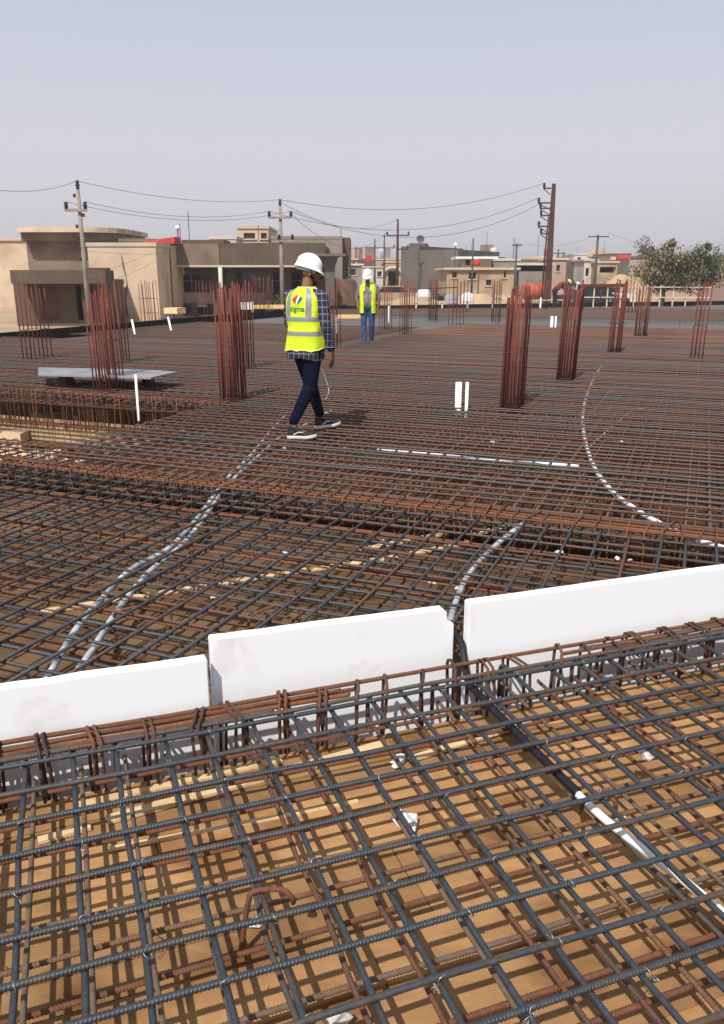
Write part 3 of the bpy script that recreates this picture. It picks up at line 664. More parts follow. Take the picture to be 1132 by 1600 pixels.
# ------------------------------------------------------------------ conduits and pipe stubs
def conduit(name, px, z, r, m, label, corr=False, group=None, zs=None):
    pts = [G(u, v, (zs[i] if zs else z)) for i, (u, v) in enumerate(px)]
    path = bezier(pts, 40 if corr else 10); c = path[0].copy()
    rr = [r * (1.12 if i % 2 else .92) for i in range(len(path))] if corr else r
    o = MB().tube([p - c for p in path], rr, 8).build(name, m, None, True, c); return tag(o, label, 'conduit', group)
CZ = -0.062
conduit('conduit', [(60, 1085), (118, 985), (160, 935), (205, 890), (262, 858), (300, 820), (334, 776), (356, 747), (392, 712), (425, 672), (450, 645)], CZ, .0155, 'conduit_grey_glint', 'grey conduit under the mat from the foam to the feet of the man')
conduit('conduit', [(95, 1085), (140, 1022), (187, 950), (232, 895), (278, 858), (310, 822), (338, 782), (362, 752), (405, 712), (440, 682), (470, 668), (520, 640)], CZ, .0155, 'conduit_grey_glint', 'second grey conduit running close beside the first one under the dark mat')
conduit('conduit', [(700, 985), (712, 942), (728, 905), (748, 878), (778, 850), (800, 832), (818, 818)], CZ + .01, .017, 'conduit_grey_glint', 'short grey conduit from the gap between two foam sheets to the rusty beam')
conduit('conduit', [(590, 704), (640, 708), (700, 713), (760, 719), (830, 724), (905, 728)], -.03, .019, 'conduit_white', 'straight white conduit under the dense mat below the white pipe stubs')
conduit('conduit', [(940, 572), (928, 592), (916, 622), (911, 652), (915, 690), (930, 732), (955, 766), (985, 790), (1020, 812), (1080, 840), (1150, 862)], -.022, .019, 'conduit_white', 'long white conduit curving over the dense mat beside the red column cages')
conduit('conduit', [(922, 698), (955, 668), (990, 640)], -.05, .006, 'conduit_grey_glint', 'thin grey conduit branching off the long white curved one')
conduit('conduit', [(470, 565), (500, 575), (510, 595), (514, 612), (508, 626)], .0, .007, 'conduit_white', 'small white conduit loop on the bars by the hand of the man in plaid')
# black corrugated conduit on the near deck, its grey end
pa = [G(690, 975, -.02), N(1.505, 2.95, .06), N(1.497, 2.86, .05), N(1.462, 2.74, -.035), N(1.44, 2.58, -.036), N(1.438, 2.3, -.036), N(1.44, 2.06, -.04), N(1.45, 1.93, -.05)]
path = bezier(pa, 45); c0 = path[0].copy()
tag(MB().tube([p - c0 for p in path], [.0145 * (1.12 if i % 2 else .9) for i in range(len(path))], 10).build('conduit', 'conduit_black', None, True, c0), 'black corrugated conduit dropping through the foam gap onto the near mat', 'conduit')
pb = [N(1.448, 1.99, -.05), N(1.47, 1.8, -.07), N(1.53, 1.45, -.08), N(1.55, 1.1, -.085)]
path = bezier(pb, 8); c0 = path[0].copy()
tag(MB().tube([p - c0 for p in path], .0135, 12).build('conduit', 'pvc_white', None, True, c0), 'white rigid pipe lying in the near mat past the black conduit end', 'conduit')
def stub(u, v0, v1, wpx, label, lean=0, zb=-.1, m='pvc_white'):
    g = G(u, v0); d = g.length; r = wpx / 2 / F_PX * d
    top = P(u, v1, g.y).z
    mb = MB().tube([(0, 0, zb), (lean, 0, top)], r, 14, caps=False); mb.tube([(0, 0, zb), (lean, 0, top - .01)], r * .86, 14, caps=False)
    n = 14; mb.f += [(14 + k, 14 + (k + 1) % n, 42 + (k + 1) % n, 42 + k) for k in range(n)]; mb.m += [0] * n
    o = mb.build('pipe_stub', m, None, True, (g.x, g.y, 0)); return tag(o, label, 'pipe', 'upright white pipe stubs')
stub(716, 637, 597, 10, 'thick white pipe stub upright in the mat beside the tall red column cage')
stub(729, 640, 597, 5, 'slim white pipe stub next to the thick one by the tall red column cage')
stub(862, 512, 494, 4.4, 'thicker of two far white pipe stubs standing side by side on the mat')
stub(868, 512, 494, 2.6, 'slimmer of two far white pipe stubs standing side by side on the mat')
stub(217, 652, 585, 3.6, 'tall white pipe rising through the slab opening by the grey sheet', zb=-.04)
stub(211, 518, 499, 3, 'leaning white pipe stub at the edge board before the tan wall', lean=-.06)
stub(268, 513, 495, 3, 'leaning white pipe stub at the edge board by the pale plywood stack', lean=-.08)
stub(527, 517, 493, 3, 'white pipe stub behind the thin cage between the two men')
stub(608, 500, 478, 2.6, 'white pipe stub just behind the walker in grey shirt')
stub(845, 480, 465, 2.6, 'white pipe stub between the orange tank and the big pole')
stub(395, 489, 471, 2.6, 'white pipe stub at the yellow timber by the shop front')

# ------------------------------------------------------------------ loose things on the decks
def crumple(name, loc, size, m, label, seed, cat='scrap', flat=.45, group=None):
    b = bmesh.new(); bmesh.ops.create_icosphere(b, subdivisions=2, radius=1)
    for v in b.verts:
        n = noise.noise(v.co * 1.7 + Vector((seed * 3.1, 0, 0))) * .6 + noise.noise(v.co * 4.2 + Vector((0, seed * 2.3, 0))) * .35
        v.co *= 1 + n; v.co.x *= size[0]; v.co.y *= size[1]; v.co.z *= size[2]
    me = bpy.data.meshes.new(name); b.to_mesh(me); b.free(); me.materials.append(MATS[m])
    return tag(link(name, me, None, loc, (0, 0, seed)), label, cat, group)
def on_deck(u, v, z=None): return G(u, v, ND if z is None else z)
crumple('foam_scrap', on_deck(622, 1189, ND + .02), (.046, .02, .018), 'scrap', 'oblong white foam scrap on the near planks behind the second bar crossing', 1)
crumple('foam_scrap', on_deck(634, 1281, ND + .02), (.05, .03, .026), 'scrap', 'white torn scrap with a pointed edge amid the near mat', 2.2)
crumple('foam_scrap', on_deck(405, 1438, ND + .015), (.034, .018, .012), 'scrap', 'white scrap under the bent rusty bar chair', 3.7)
crumple('foam_scrap', on_deck(968, 1280, ND + .02), (.032, .02, .014), 'scrap', 'pale scrap beside the white rigid pipe', 4.1)
crumple('foam_scrap', on_deck(1008, 1178, -.03), (.03, .018, .014), 'scrap_grey', 'crumpled grey plastic scrap caught on the near bars beyond the white pipe', 5.3)
crumple('concrete_spacer', on_deck(526, 1592, ND + .035), (.036, .02, .022), 'scrap_grey', 'crumpled grey lump on the planks by the nearest bars', 6.6)
for i, (u, v, sz) in enumerate(((875, 862, .03), (965, 872, .03), (676, 911, .026), (715, 919, .025), (445, 862, .025), (395, 905, .022), (335, 932, .03), (985, 960 - 85, .02), (600, 845, .025), (770, 690, .03), (905, 752, .035), (970, 690, .03), (735, 690, .03), (640, 735, .03), (1003, 638, .04), (445, 700, .03), (540, 700, .03), (705, 630, .03), (430, 560, .05), (724, 545, .05))):
    crumple('white_scrap', G(u, v, -.09 if v > 780 else -.03), (sz * .9, sz * .5, sz * .3), random.choice(('scrap', 'scrap_grey', 'scrap_grey')), 'small pale scrap lying among the bars of the far slab', i * 1.37, group='pale scraps among the far bars')
for i in range(14):
    c = N(random.uniform(-.6, 2.4), random.uniform(1.1, 2.5), ND + .006); a = random.uniform(0, 6.28); rr = random.uniform(.012, .03)
    pts = [Vector((rr * math.cos(a + t * .35), rr * math.sin(a + t * .35) * 1.4, .002 * t)) for t in range(random.randint(4, 10))]
    tag(MB().tube(pts, .0011, 4).build('wire_offcut', 'shaded_rust', loc=c), 'curl of thin tie wire lying on the bare tan planks', 'wire', 'tie wire offcuts on the near planks')
# bent bar chairs
def chair(name, path, m, label):
    path = bezier(path, 6); c = path[0].copy()
    return tag(MB().tube([p - c for p in path], .0075, 8).build(name, m, None, True, c), label, 'bar chair')
b0 = on_deck(377, 1488, -.185); t0 = on_deck(388, 1400, .0); t1 = on_deck(440, 1390, .0); b1 = on_deck(458, 1410, -.07); b2 = on_deck(461, 1370, .02)
chair('bar_chair', [b0, b0.lerp(t0, .6), t0 + Vector((0, 0, -.02)), t0 + Vector((.015, .005, .01)), t1, t1 + Vector((.03, 0, -.03)), b1], 'rust_bar', 'bent rusty bar chair standing in the near mat over a white scrap')
chair('bar_chair', [on_deck(912, 1290, -.15), on_deck(910, 1258, -.03), on_deck(925, 1246, 0), on_deck(950, 1243, 0), on_deck(962, 1256, -.03), on_deck(960, 1275, -.1)], 'orange_rust_bar', 'bent rusty bar chair over the black conduit end')
for i, (u, v) in enumerate(((325, 905), (430, 1000), (225, 1000), (690, 845), (585, 880), (880, 765), (450, 820), (180, 800))):
    g = G(u, v, -.19); a = random.uniform(0, 3); d = Vector((math.cos(a), math.sin(a), 0)); e = Vector((-d.y, d.x, 0))
    chair('bar_chair', [g - d * .14 - e * .1, g - d * .13, g - d * .12 + Vector((0, 0, .16)), g + d * .12 + Vector((0, 0, .165)), g + d * .13, g + d * .14 + e * .1], 'rust_bar', 'small bent rusty bar chair propping the dark mat of wide squares')['group'] = 'bar chairs under the dark mat'
# loose battens on the near planks and a light plank under the mid mat
def batten(a, b, z, wd, th, label, m='batten'):
    d = b - a; o = MB().box((0, 0, 0), (d.length, wd, th)).build('batten', m, loc=((a.x + b.x) / 2, (a.y + b.y) / 2, z + th / 2)); o.rotation_euler = (0, 0, math.atan2(d.y, d.x)); return tag(o, label, 'batten')
batten(on_deck(168, 1285), on_deck(605, 1165), ND + .004, .042, .012, 'thin pale batten on the near planks, closest to the deck edge on the long side')
batten(on_deck(120, 1262), on_deck(440, 1190), ND + .003, .034, .010, 'second thin pale batten between the long one and the deck edge')
batten(on_deck(60, 1318), on_deck(142, 1295), ND + .004, .03, .012, 'short pale batten end at the edge of the near planks')
batten(on_deck(170, 1330), on_deck(560, 1255), ND + .0035, .018, .008, 'narrow batten furthest from the deck edge on the near planks')
batten(on_deck(640, 1190), on_deck(830, 1130), ND + .004, .03, .010, 'pale batten on the near planks beside the oblong foam scrap')
pl = [(60, 960, 300, 922), (305, 921, 480, 893), (485, 893, 620, 873), (640, 868, 735, 850), (740, 838, 800, 823), (560, 862, 700, 835)]
for i, (u0, v0, u1, v1) in enumerate(pl):
    batten(G(u0, v0, DECK), G(u1, v1, DECK), DECK + .006, .055, .012, ('pale plank end beside the grey conduits under the dark mat', 'pale plank in the middle of the row under the dark mat', 'pale plank third along the row under the dark mat', 'pale plank fourth along the row under the dark mat', 'short pale plank beside the rusty beam cage', 'pale plank lying behind the row under the dark mat')[i])

# ------------------------------------------------------------------ buildings
UP = Vector((0, 0, 1))
def facade_xy(A, B, u, v):
    """pixel -> (distance along facade from A, z)"""
    d = ray(u, v); e = (B - A); e.z = 0; L = e.length; e = e / L; n = Vector((-e.y, e.x, 0))
    t = (A.xy - Vector((0, 0))).dot(n.xy) / d.xy.dot(n.xy); p = d * t
    return (p.xy - A.xy).dot(e.xy), CAM_H + p.z
def wall_cells(mb, x0, x1, z0, z1, y0, y1, ops, mi=0):
    xs = sorted({x0, x1} | {min(max(o[0], x0), x1) for o in ops} | {min(max(o[2], x0), x1) for o in ops})
    zs = sorted({z0, z1} | {min(max(o[1], z0), z1) for o in ops} | {min(max(o[3], z0), z1) for o in ops})
    for j in range(len(zs) - 1):
        run = None
        for i in range(len(xs) - 1):
            cx = (xs[i] + xs[i + 1]) / 2; cz = (zs[j] + zs[j + 1]) / 2
            solid = not any(o[0] < cx < o[2] and o[1] < cz < o[3] for o in ops)
            if solid: run = [xs[i], xs[i + 1]] if run is None else [run[0], xs[i + 1]]
            if (not solid or i == len(xs) - 2) and run:
                mb.box(((run[0] + run[1]) / 2, (y0 + y1) / 2, cz), (run[1] - run[0], abs(y1 - y0), zs[j + 1] - zs[j]), mi=mi); run = None
def house(name, label, uL, YL, uR, YR, vtop, depth, wmat, ops=(), roof='pale_trim', over=.12, cat='building', parapet=None, base=GROUND, rooft=.18, group=None, frame='frame_brown'):
    A = P(uL, vtop, YL); B = P(uR, vtop, YR); zt = A.z; A = Vector((A.x, A.y, 0)); B = Vector((B.x, B.y, 0))
    e = (B - A); L = e.length; ang = math.atan2(e.y, e.x)
    root = thing(name, label, cat, (A.x, A.y, base), ang, group)
    H = zt - base; boxes = []
    for (u0, v0, u1, v1, kind) in ops:
        a = facade_xy(A, B, u0, v0); b = facade_xy(A, B, u1, v1)
        boxes.append((max(.1, a[0]), max(b[1] - base, .02), min(L - .1, b[0]), min(a[1] - base, H - .15), kind))
    mb = MB(); wall_cells(mb, 0, L, 0, H - rooft, 0, .25, boxes)
    mb.box((.125, depth / 2 + .125, (H - rooft) / 2), (.25, depth - .25, H - rooft)); mb.box((L - .125, depth / 2 + .125, (H - rooft) / 2), (.25, depth - .25, H - rooft))
    mb.box((L / 2, depth - .125 + .003, (H - rooft) / 2), (L - .51, .25, H - rooft))
    mb.build('wall', wmat, root)
    r = MB().box((L / 2, depth / 2, H - rooft / 2 + .002), (L + 2 * over, depth + 2 * over, rooft)).build('roof', roof, root)
    if parapet: 
        mb = MB(); ph = parapet
        for c, s in (((L / 2, .08, H + ph / 2 + .004), (L, .16, ph)), ((.08, depth / 2, H + ph / 2 + .004), (.16, depth - .33, ph)), ((L - .08, depth / 2, H + ph / 2 + .004), (.16, depth - .33, ph))): mb.box(c, s)
        mb.build('parapet', wmat, root)
    for x0, z0, x1, z1, kind in boxes:
        w_, h_ = x1 - x0, z1 - z0; cx, cz = (x0 + x1) / 2, (z0 + z1) / 2; f = max(.05, min(w_, h_) * .08)
        if kind == 'open': continue
        mb = MB()
        for c, s in (((x0 + f / 2, .16, cz), (f, .06, h_)), ((x1 - f / 2, .16, cz), (f, .06, h_)), ((cx, .16, z1 - f / 2), (w_ - 2 * f, .06, f)), ((cx, .16, z0 + f / 2), (w_ - 2 * f, .06, f))): mb.box(c, s)
        if kind == 'win2': mb.box((cx, .161, cz), (f, .06, h_ - 2 * f))
        if kind == 'win3':
            for k in (1, 2): mb.box((x0 + w_ * k / 3, .161, cz), (f, .06, h_ - 2 * f))
        nm = 'door' if kind == 'door' else 'window'
        fr = mb.build(nm, 'frame_white' if kind == 'winw' else frame, root)
        MB().box((cx, .18, cz), (w_ - f, .015, h_ - f)).build('pane' if nm == 'window' else 'leaf', 'glass' if nm == 'window' else 'frame_brown', fr)
        if nm == 'window': MB().box((cx, -.03, z0 - .05), (w_ + .2, .12, .07)).build('sill', roof, fr)
    return root
# tan blank wall on the side street
h1 = house('tan_building', 'single storey tan rendered building with a long crack in its blank wall', 136, 41.5, 243, 41.5, 379, 6.0, 'render_tan', roof='pale_trim', over=.05)
A = P(136, 379, 41.5)
cr = []
for (u, v) in ((190, 398), (193, 415), (197, 432), (199, 448), (197, 466), (198, 482), (201, 497)):
    a = P(u, v, 41.49); cr.append(Vector((a.x - A.x, -.006, a.z - GROUND)))
MB().tube(bezier(cr, 4), [.02 + .03 * math.sin(i * .37) ** 2 for i in range(4 * 6 + 1)], 5).build('crack_seam', 'render_grey', h1)
MB().box((P(252, 420, 41.4).x - A.x, 2.0, 1.75), (.05, .09, 3.4)).build('drain_pipe', 'pole_red', h1)
# brown shop front: projecting fascia over recessed bays
bx = P(266, 380, 46.0); ex = P(509, 378, 46.0)
shop = thing('shop_building', 'long brown shop front with deep fascia over shaded bays, beside the tan wall', 'building', (bx.x, 46.0, GROUND))
Ls = ex.x - bx.x; zt = bx.z - GROUND; zb = P(266, 414, 46).z - GROUND; xs = lambda u, Y=46.0: P(u, 430, Y).x - bx.x; zs = lambda v, Y=46.0: P(500, v, Y).z - GROUND
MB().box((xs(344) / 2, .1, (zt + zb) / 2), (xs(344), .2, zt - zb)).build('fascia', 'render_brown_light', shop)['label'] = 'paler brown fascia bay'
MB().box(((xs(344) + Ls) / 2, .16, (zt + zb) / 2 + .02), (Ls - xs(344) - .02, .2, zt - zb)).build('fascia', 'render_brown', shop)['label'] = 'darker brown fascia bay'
MB().box((Ls / 2, .03, zb - .06), (Ls, .36, .11)).build('fascia_ledge', 'pale_trim', shop)
MB().box((Ls / 2, 4.2, zt - .3), (Ls - .05, 7.6, .16)).build('roof', 'render_brown', shop)
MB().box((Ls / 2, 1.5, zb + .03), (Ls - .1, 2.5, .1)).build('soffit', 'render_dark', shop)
mb = MB(); ops = []
wY = 48.6
def shop_op(u0, v0, u1, v1): return (xs(u0, wY), zs(v1, wY), xs(u1, wY), zs(v0, wY))
ops = [shop_op(281, 427, 332, 458), shop_op(281, 475, 332, 496), shop_op(369, 424, 415, 458), shop_op(369, 475, 415, 498), shop_op(425, 424, 470, 462), shop_op(476, 430, 505, 490)]
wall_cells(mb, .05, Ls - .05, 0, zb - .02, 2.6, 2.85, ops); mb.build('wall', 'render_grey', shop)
MB().box((Ls / 2, 5.4, 1.9), (Ls - .5, .1, 3.7)).build('inner_wall', 'interior_shade', shop)
for (x0, z0, x1, z1) in (ops[0], ops[2], ops[4]):
    z1 = min(z1, zb - .1); fm = MB(); w_ = x1 - x0; h_ = z1 - z0
    for k in range(4): fm.box((x0 + w_ * k / 3, 2.74, (z0 + z1) / 2), (.06, .05, h_))
    for zz in (z0 + .03, z0 + h_ * .62, z1 - .03): fm.box(((x0 + x1) / 2, 2.735, zz), (w_, .05, .05))
    wn = fm.build('window', 'pole_grey', shop)
    for k in range(3):
        if random.random() < .75: MB().box((x0 + w_ * (k + .5) / 3, 2.76, (z0 + z1) / 2), (w_ / 3 - .07, .01, h_ - .08)).build('pane', 'glass', wn)
for x in (.18, Ls - .18): MB().box((x, 5.2, 1.9), (.2, 4.6, 3.7)).build('side_wall', 'render_brown', shop)
for u in (274, 338, 360, 421, 449): MB().box((xs(u, 47.3), 1.4, (zb - .02) / 2), (.42, .42, zb - .02)).build('pillar', 'render_brown', shop)
MB().tube([(xs(346), -.25, 0), (xs(346), -.25, zb - .12)], .11, 10).build('post', 'render_white', shop, True)
mb = MB(); mb.box((xs(307, 47.4), 1.9, zs(466, 47.8)), (xs(332) - xs(281), .15, .62)); mb.build('balcony_wall', 'pale_trim', shop)
MB().box((xs(392, 47.4), 1.9, zs(466, 47.8)), (xs(415) - xs(369), .15, .62)).build('balcony_wall', 'render_grey_light', shop)
MB().box((xs(308, 47.4), 1.7, zs(478, 47.5)), (.8, .06, .12)).build('sign_strip', 'metal_sheet', shop)
# flared pillar at the shop end
mb = MB(); b_ = P(516, 430, 45.2)
mb.rings([[(sx * w_, sy * w_, z) for sx, sy in ((-1, -1), (1, -1), (1, 1), (-1, 1))] for w_, z in ((.24, 0), (.24, 2.1), (.27, 2.6), (.42, 3.05), (.46, 3.1), (.85, 3.12), (.85, 3.25))])
tag(mb.build('flared_pillar', 'render_grey', loc=(b_.x, 45.2, GROUND)), 'brown pillar with a flared capital at the end of the shop front', 'pillar')
# buildings behind the shops
house('upper_storey_house', 'cream rendered upper storey with two brown windows behind the shop roof', 371, 58, 419, 58, 353, 6, 'render_cream', [(381, 364, 399, 373, 'win3'), (408, 364, 418, 373, 'win2')], over=.08)
house('grey_concrete_house', 'plain grey concrete house end wall between the shops and the soil mound', 424, 56, 535, 56, 369, 8, 'render_grey_light', [], roof='render_grey_light', over=.02)
gs = thing('dark_side_wing', 'dark side wing with a column of small panes beside the grey house', 'building', (P(536, 430, 57).x, 57, GROUND))
MB().box((.25, 2.5, (P(523, 371, 57).z - GROUND) / 2), (.5, 5, P(523, 371, 57).z - GROUND)).build('wall', 'render_dark', gs)
for k in range(5):
    f = MB().box((.25, -.02, 1.2 + k * .33), (.36, .06, .26)).build('window', 'board_grey', gs); MB().box((.25, -.055, 1.2 + k * .33), (.28, .02, .19)).build('pane', 'glass', f)
h = house('rounded_corner_house', 'brown two storey house with overhanging round cornered roof behind the tan wall', 40, 52, 150, 52, 370, 7, 'render_brown_light', [(136, 369, 144, 377, 'win2')], over=.1, roof='render_brown_light')
c = P(187, 360, 52); a = P(40, 360, 52)
mb = MB(); pts = [(a.x, 51.2)] + [(c.x - 2.2 + 2.2 * math.sin(t), 53.4 - 2.2 * math.cos(t)) for t in [R(i * 15) for i in range(7)]] + [(c.x, 58), (a.x, 58)]
b0_ = Vector((P(40, 370, 52).x, 52, GROUND))
mb.poly([(x - b0_.x, y - b0_.y) for x, y in pts], P(40, 376, 51).z - GROUND, P(40, 363, 51).z - GROUND)
mb.build('upper_wall', 'render_brown_light', h)
pts2 = [(a.x, 50.8)] + [(c.x + .15 - 2.4 + 2.4 * math.sin(t), 53.2 - 2.4 * math.cos(t)) for t in [R(i * 15) for i in range(7)]] + [(c.x + .15, 58.2), (a.x, 58.2)]
mb = MB(); mb.poly([(x - b0_.x, y - b0_.y) for x, y in pts2], P(40, 363, 51).z - GROUND + .003, P(40, 355, 51).z - GROUND); mb.build('roof_band', 'render_tan', h)
ki = house('kiosk', 'dark brown kiosk with wide flat canopy beside the leaning pole', 20, 37.2, 153, 37.2, 437, 4, 'render_dark', [(60, 446, 95, 500, 'door'), (117, 447, 131, 500, 'open'), (134, 447, 149, 458, 'win2'), (134, 463, 150, 500, 'door')], roof='render_brown', over=.02)
cp = P(168, 422, 36.2); cq = P(20, 422, 36.2)
tag(MB().poly([(0, 0), (cp.x - cq.x, 0), (cp.x - cq.x, 1.2), (0, 1.2)], 0, P(168, 422, 36.2).z - P(168, 443, 36.2).z).build('canopy', 'render_brown', ki, loc=(cq.x - ki.location.x, -1.3, P(168, 443, 36.2).z - GROUND)))
tag(MB().box((0, 0, .25), (.9, .6, .5)).build('roof_box', 'render_dark', loc=(P(147, 422, 37).x, 37.6, P(168, 437, 37.2).z)), 'small brown box on top of the kiosk roof', 'roof box')
mb = MB(); a = P(224, 378, 44); b = P(270, 375, 44)
mb.add([(0, 0, 0), (b.x - a.x, .4, 0), (b.x - a.x, 2, .05), (0, 2, .02), (0, .1, .12), (b.x - a.x, .5, .35), (b.x - a.x, 2, .38), (0, 2, .2)], [(3, 2, 1, 0), (4, 5, 6, 7), (0, 1, 5, 4), (1, 2, 6, 5), (2, 3, 7, 6), (3, 0, 4, 7)])
tag(mb.build('red_tarpaulin', 'red_paint', loc=(a.x, 44, P(224, 379, 44).z - .05)), 'bright red tarpaulin on the roof behind the tan wall', 'tarpaulin')
house('roof_shed', 'low pale roof shed behind the red tarpaulin', 192, 50, 240, 50, 373, 3, 'render_beige', over=.2, roof='render_brown_light')
house('roof_shed', 'low white roof parapet with clutter behind the shop fascia', 328, 53, 369, 53, 369, 3, 'render_white', over=.05, roof='render_white')
house('roof_shed', 'dark flat roof edge behind the paler shop fascia', 292, 51, 345, 51, 375, 3, 'render_dark', over=.25, roof='render_dark')
# brown soil mound
def mound(name, c, rx, ry, h, m, label, cat, seed=0, flat=.5):
    b = bmesh.new(); n = 28; rings_ = []
    for i in range(9):
        t = i / 8; row = []
        for k in range(n):
            a = 2 * math.pi * k / n; rr = t * (1 + .12 * noise.noise(Vector((math.cos(a) * 1.5, math.sin(a) * 1.5, seed))))
            z = h * (1 - max(0, (t - flat) / (1 - flat)) ** 1.1) + .06 * h * noise.noise(Vector((math.cos(a) * t * 4, math.sin(a) * t * 4, seed + 3)))
            row.append((rx * rr * math.cos(a), ry * rr * math.sin(a), max(z, -.03) if i < 8 else -.05))
        rings_.append(row)
    mb = MB().rings(rings_, cap=False); return tag(mb.build(name, m, loc=c), label, cat)
g = P(515, 440, 50); mound('soil_mound', (g.x, 50, GROUND), 2.6, 2.2, P(515, 437, 48).z - GROUND, 'soil', 'dark brown soil mound behind the two men, beside the flared pillar', 'mound', flat=.62)
for i, (u, Y, rx, h, lab) in enumerate(((745, 60, 3.2, .9, 'sand heap in front of the beige house'), (650, 56, 3.0, .8, 'sand heap below the grey block building'), (785, 62, 2.6, .8, 'sand heap at the corner of the beige house'), (835, 58, 2.6, .6, 'sand heap under the orange tank'))):
    mound('sand_heap', (P(u, 450, Y).x, Y, GROUND), rx, 2.0, h, 'sand', lab, 'mound', seed=i + 2, flat=.25)
# middle distance
ah = house('arched_house', 'small beige house with an arched doorway between far poles', 601, 95, 629, 95, 408, 7, 'render_beige', [(607, 424, 621, 452, 'open')], over=.1)
a = P(614, 424, 94.7)
mb = MB(); mb.tube([(1.15 * math.cos(t), 0, 1.0 * math.sin(t)) for t in [math.pi * i / 12 for i in range(13)]], .16, 6); mb.build('door_arch', 'render_white', ah, loc=(a.x - ah.location.x, -.3, a.z - .6 - GROUND))
house('far_house', 'small weathered house with flat roof beyond the soil mound', 543, 90, 566, 90, 412, 6, 'render_grey_light', [(549, 420, 556, 430, 'win2')], over=.2, roof='render_white')
house('far_house', 'cream house under the red board beyond the walker in grey shirt', 563, 100, 600, 100, 416, 7, 'render_white', [(590, 424, 597, 432, 'win')], over=.1)
o = MB().box((0, 0, 0), (.72, .2, .75)).build('red_board', 'red_paint', loc=P(576, 404, 96)); tag(o, 'square red board above the cream house', 'board')
house('far_house', 'pink brick house behind the arched doorway', 585, 120, 640, 120, 404, 8, 'render_pink', [(597, 412, 602, 420, 'win'), (612, 412, 617, 420, 'win')], over=.1)
gb = house('block_building', 'tall grey unfinished block building with a roof dish', 627, 78, 655, 77, 385, 9, 'render_grey', [], roof='render_grey', over=.0)
house('block_building', 'wider grey block building wing with a small lamp pole in front', 656, 76, 716, 74, 391, 9, 'render_grey', [], roof='render_grey', over=.0)
house('stair_tower', 'grey stair tower raised above the block building', 640, 78.6, 666, 78.4, 380, 4, 'render_grey', [], roof='render_grey', over=0.02)
d = P(657, 378, 79); mb = MB(); mb.lathe([(.02, 0), (.16, .02), (.28, .08), (.36, .17), (.35, .18), (.27, .09), (.02, .02)], 16, axis=(Vector((1, 0, 0)), Vector((0, .3, .95)), Vector((0, -.95, .3)))); mb.tube([(0, 0, -.9), (0, .05, 0)], .04, 6)
tag(mb.build('satellite_dish', 'pole_dark', loc=(d.x, 79, d.z + .2), smooth=True), 'dark satellite dish on the grey stair tower', 'dish')
bh = house('beige_house', 'two storey beige house with brown windows and pale roof edge', 699, 66, 808, 66, 418, 8, 'render_beige', [(707, 425, 714, 434, 'win2'), (733, 425, 744, 436, 'win2'), (760, 437, 768, 446, 'win2'), (788, 423, 791, 434, 'win')], roof='pale_trim', over=.25, parapet=None)
house('roof_room', 'small cream roof room under a white sheet roof on the beige house', 722, 69, 768, 69, 401, 3, 'render_beige', [(728, 406, 735, 414, 'open')], roof='metal_sheet', over=.5, base=P(722, 420, 69).z)
house('roof_room', 'low grey wall behind the beige house roof', 768, 72, 812, 72, 404, 4, 'render_grey_light', [], roof='render_white', over=.1)
r_ = P(745, 415, 67); mb = MB(); mb.lathe([(.33, 0), (.32, .2), (.22, .42), (.05, .5)], 14); tag(mb.build('red_tank', 'red_paint', loc=(r_.x, 67, r_.z), smooth=True), 'red domed tank on the roof of the beige house', 'tank')
house('long_low_building', 'long low building with pale roof strip and dark openings behind the orange tank', 809, 72, 862, 72, 411, 8, 'render_grey_light', [(811, 415, 858, 424, 'open')], roof='render_white', over=.2)
house('far_house', 'wide cream house roofline behind the long low building', 800, 100, 860, 104, 403, 8, 'render_beige', [], over=.1)
house('pink_house', 'narrow pink rendered house behind the big rusty pole', 864, 84, 886, 84, 403, 6, 'render_pink', [(870, 414, 875, 424, 'win2')], roof='render_white', over=.15)
house('grey_shed', 'grey blank shed wall between the pink house and the white house', 884, 92, 914, 88, 407, 7, 'render_grey', [], roof='render_grey', over=0)
house('far_house', 'white house block above the grey shed', 897, 120, 921, 120, 396, 7, 'render_white', [(903, 402, 908, 406, 'win')], over=.1, roof='render_white')
house('white_house', 'pale two storey house with a dark doorway behind the thin dark pole', 914, 86, 934, 86, 405, 7, 'render_white', [(916, 419, 920, 431, 'open'), (925, 421, 928, 430, 'win')], over=.15, roof='pale_trim')
house('white_house', 'pale house with a shaded veranda beside the dark pole', 934, 84, 966, 84, 408, 7, 'render_beige', [(938, 417, 962, 426, 'open')], over=.15, roof='pale_trim')
house('far_house', 'cream house with dark roof edge behind the red roof tank', 955, 105, 985, 105, 396, 7, 'render_cream', [(972, 398, 977, 404, 'win')], over=.15, roof='render_brown')
mb = MB(); t_ = P(973, 404, 92); mb.lathe([(.02, 0), (.36, .05), (.4, .15), (.4, 1.15), (.36, 1.25), (.02, 1.3)], 14, c=(-.65, 0, 0), axis=(Vector((0, 1, 0)), Vector((0, 0, 1)), Vector((1, 0, 0)))); tag(mb.build('roof_tank', 'red_paint', loc=(t_.x, 92, t_.z), smooth=True), 'red cylinder tank on the pale houses beside the tree', 'tank')
MBb = MB().box((0, 0, 0), (1.6, 1.0, P(973, 408, 92).z - GROUND - .02)).build('tank_stand', 'render_beige', loc=(t_.x, 92, (P(973, 409, 92).z + GROUND) / 2)); tag(MBb, 'beige block carrying the red cylinder tank', 'block')
house('ruined_house', 'broken beige brick house behind the tree', 985, 70, 1100, 66, 400, 7, 'render_pink', [(1010, 410, 1018, 424, 'open'), (1045, 408, 1060, 424, 'win2')], over=.1, roof='render_brown_light')
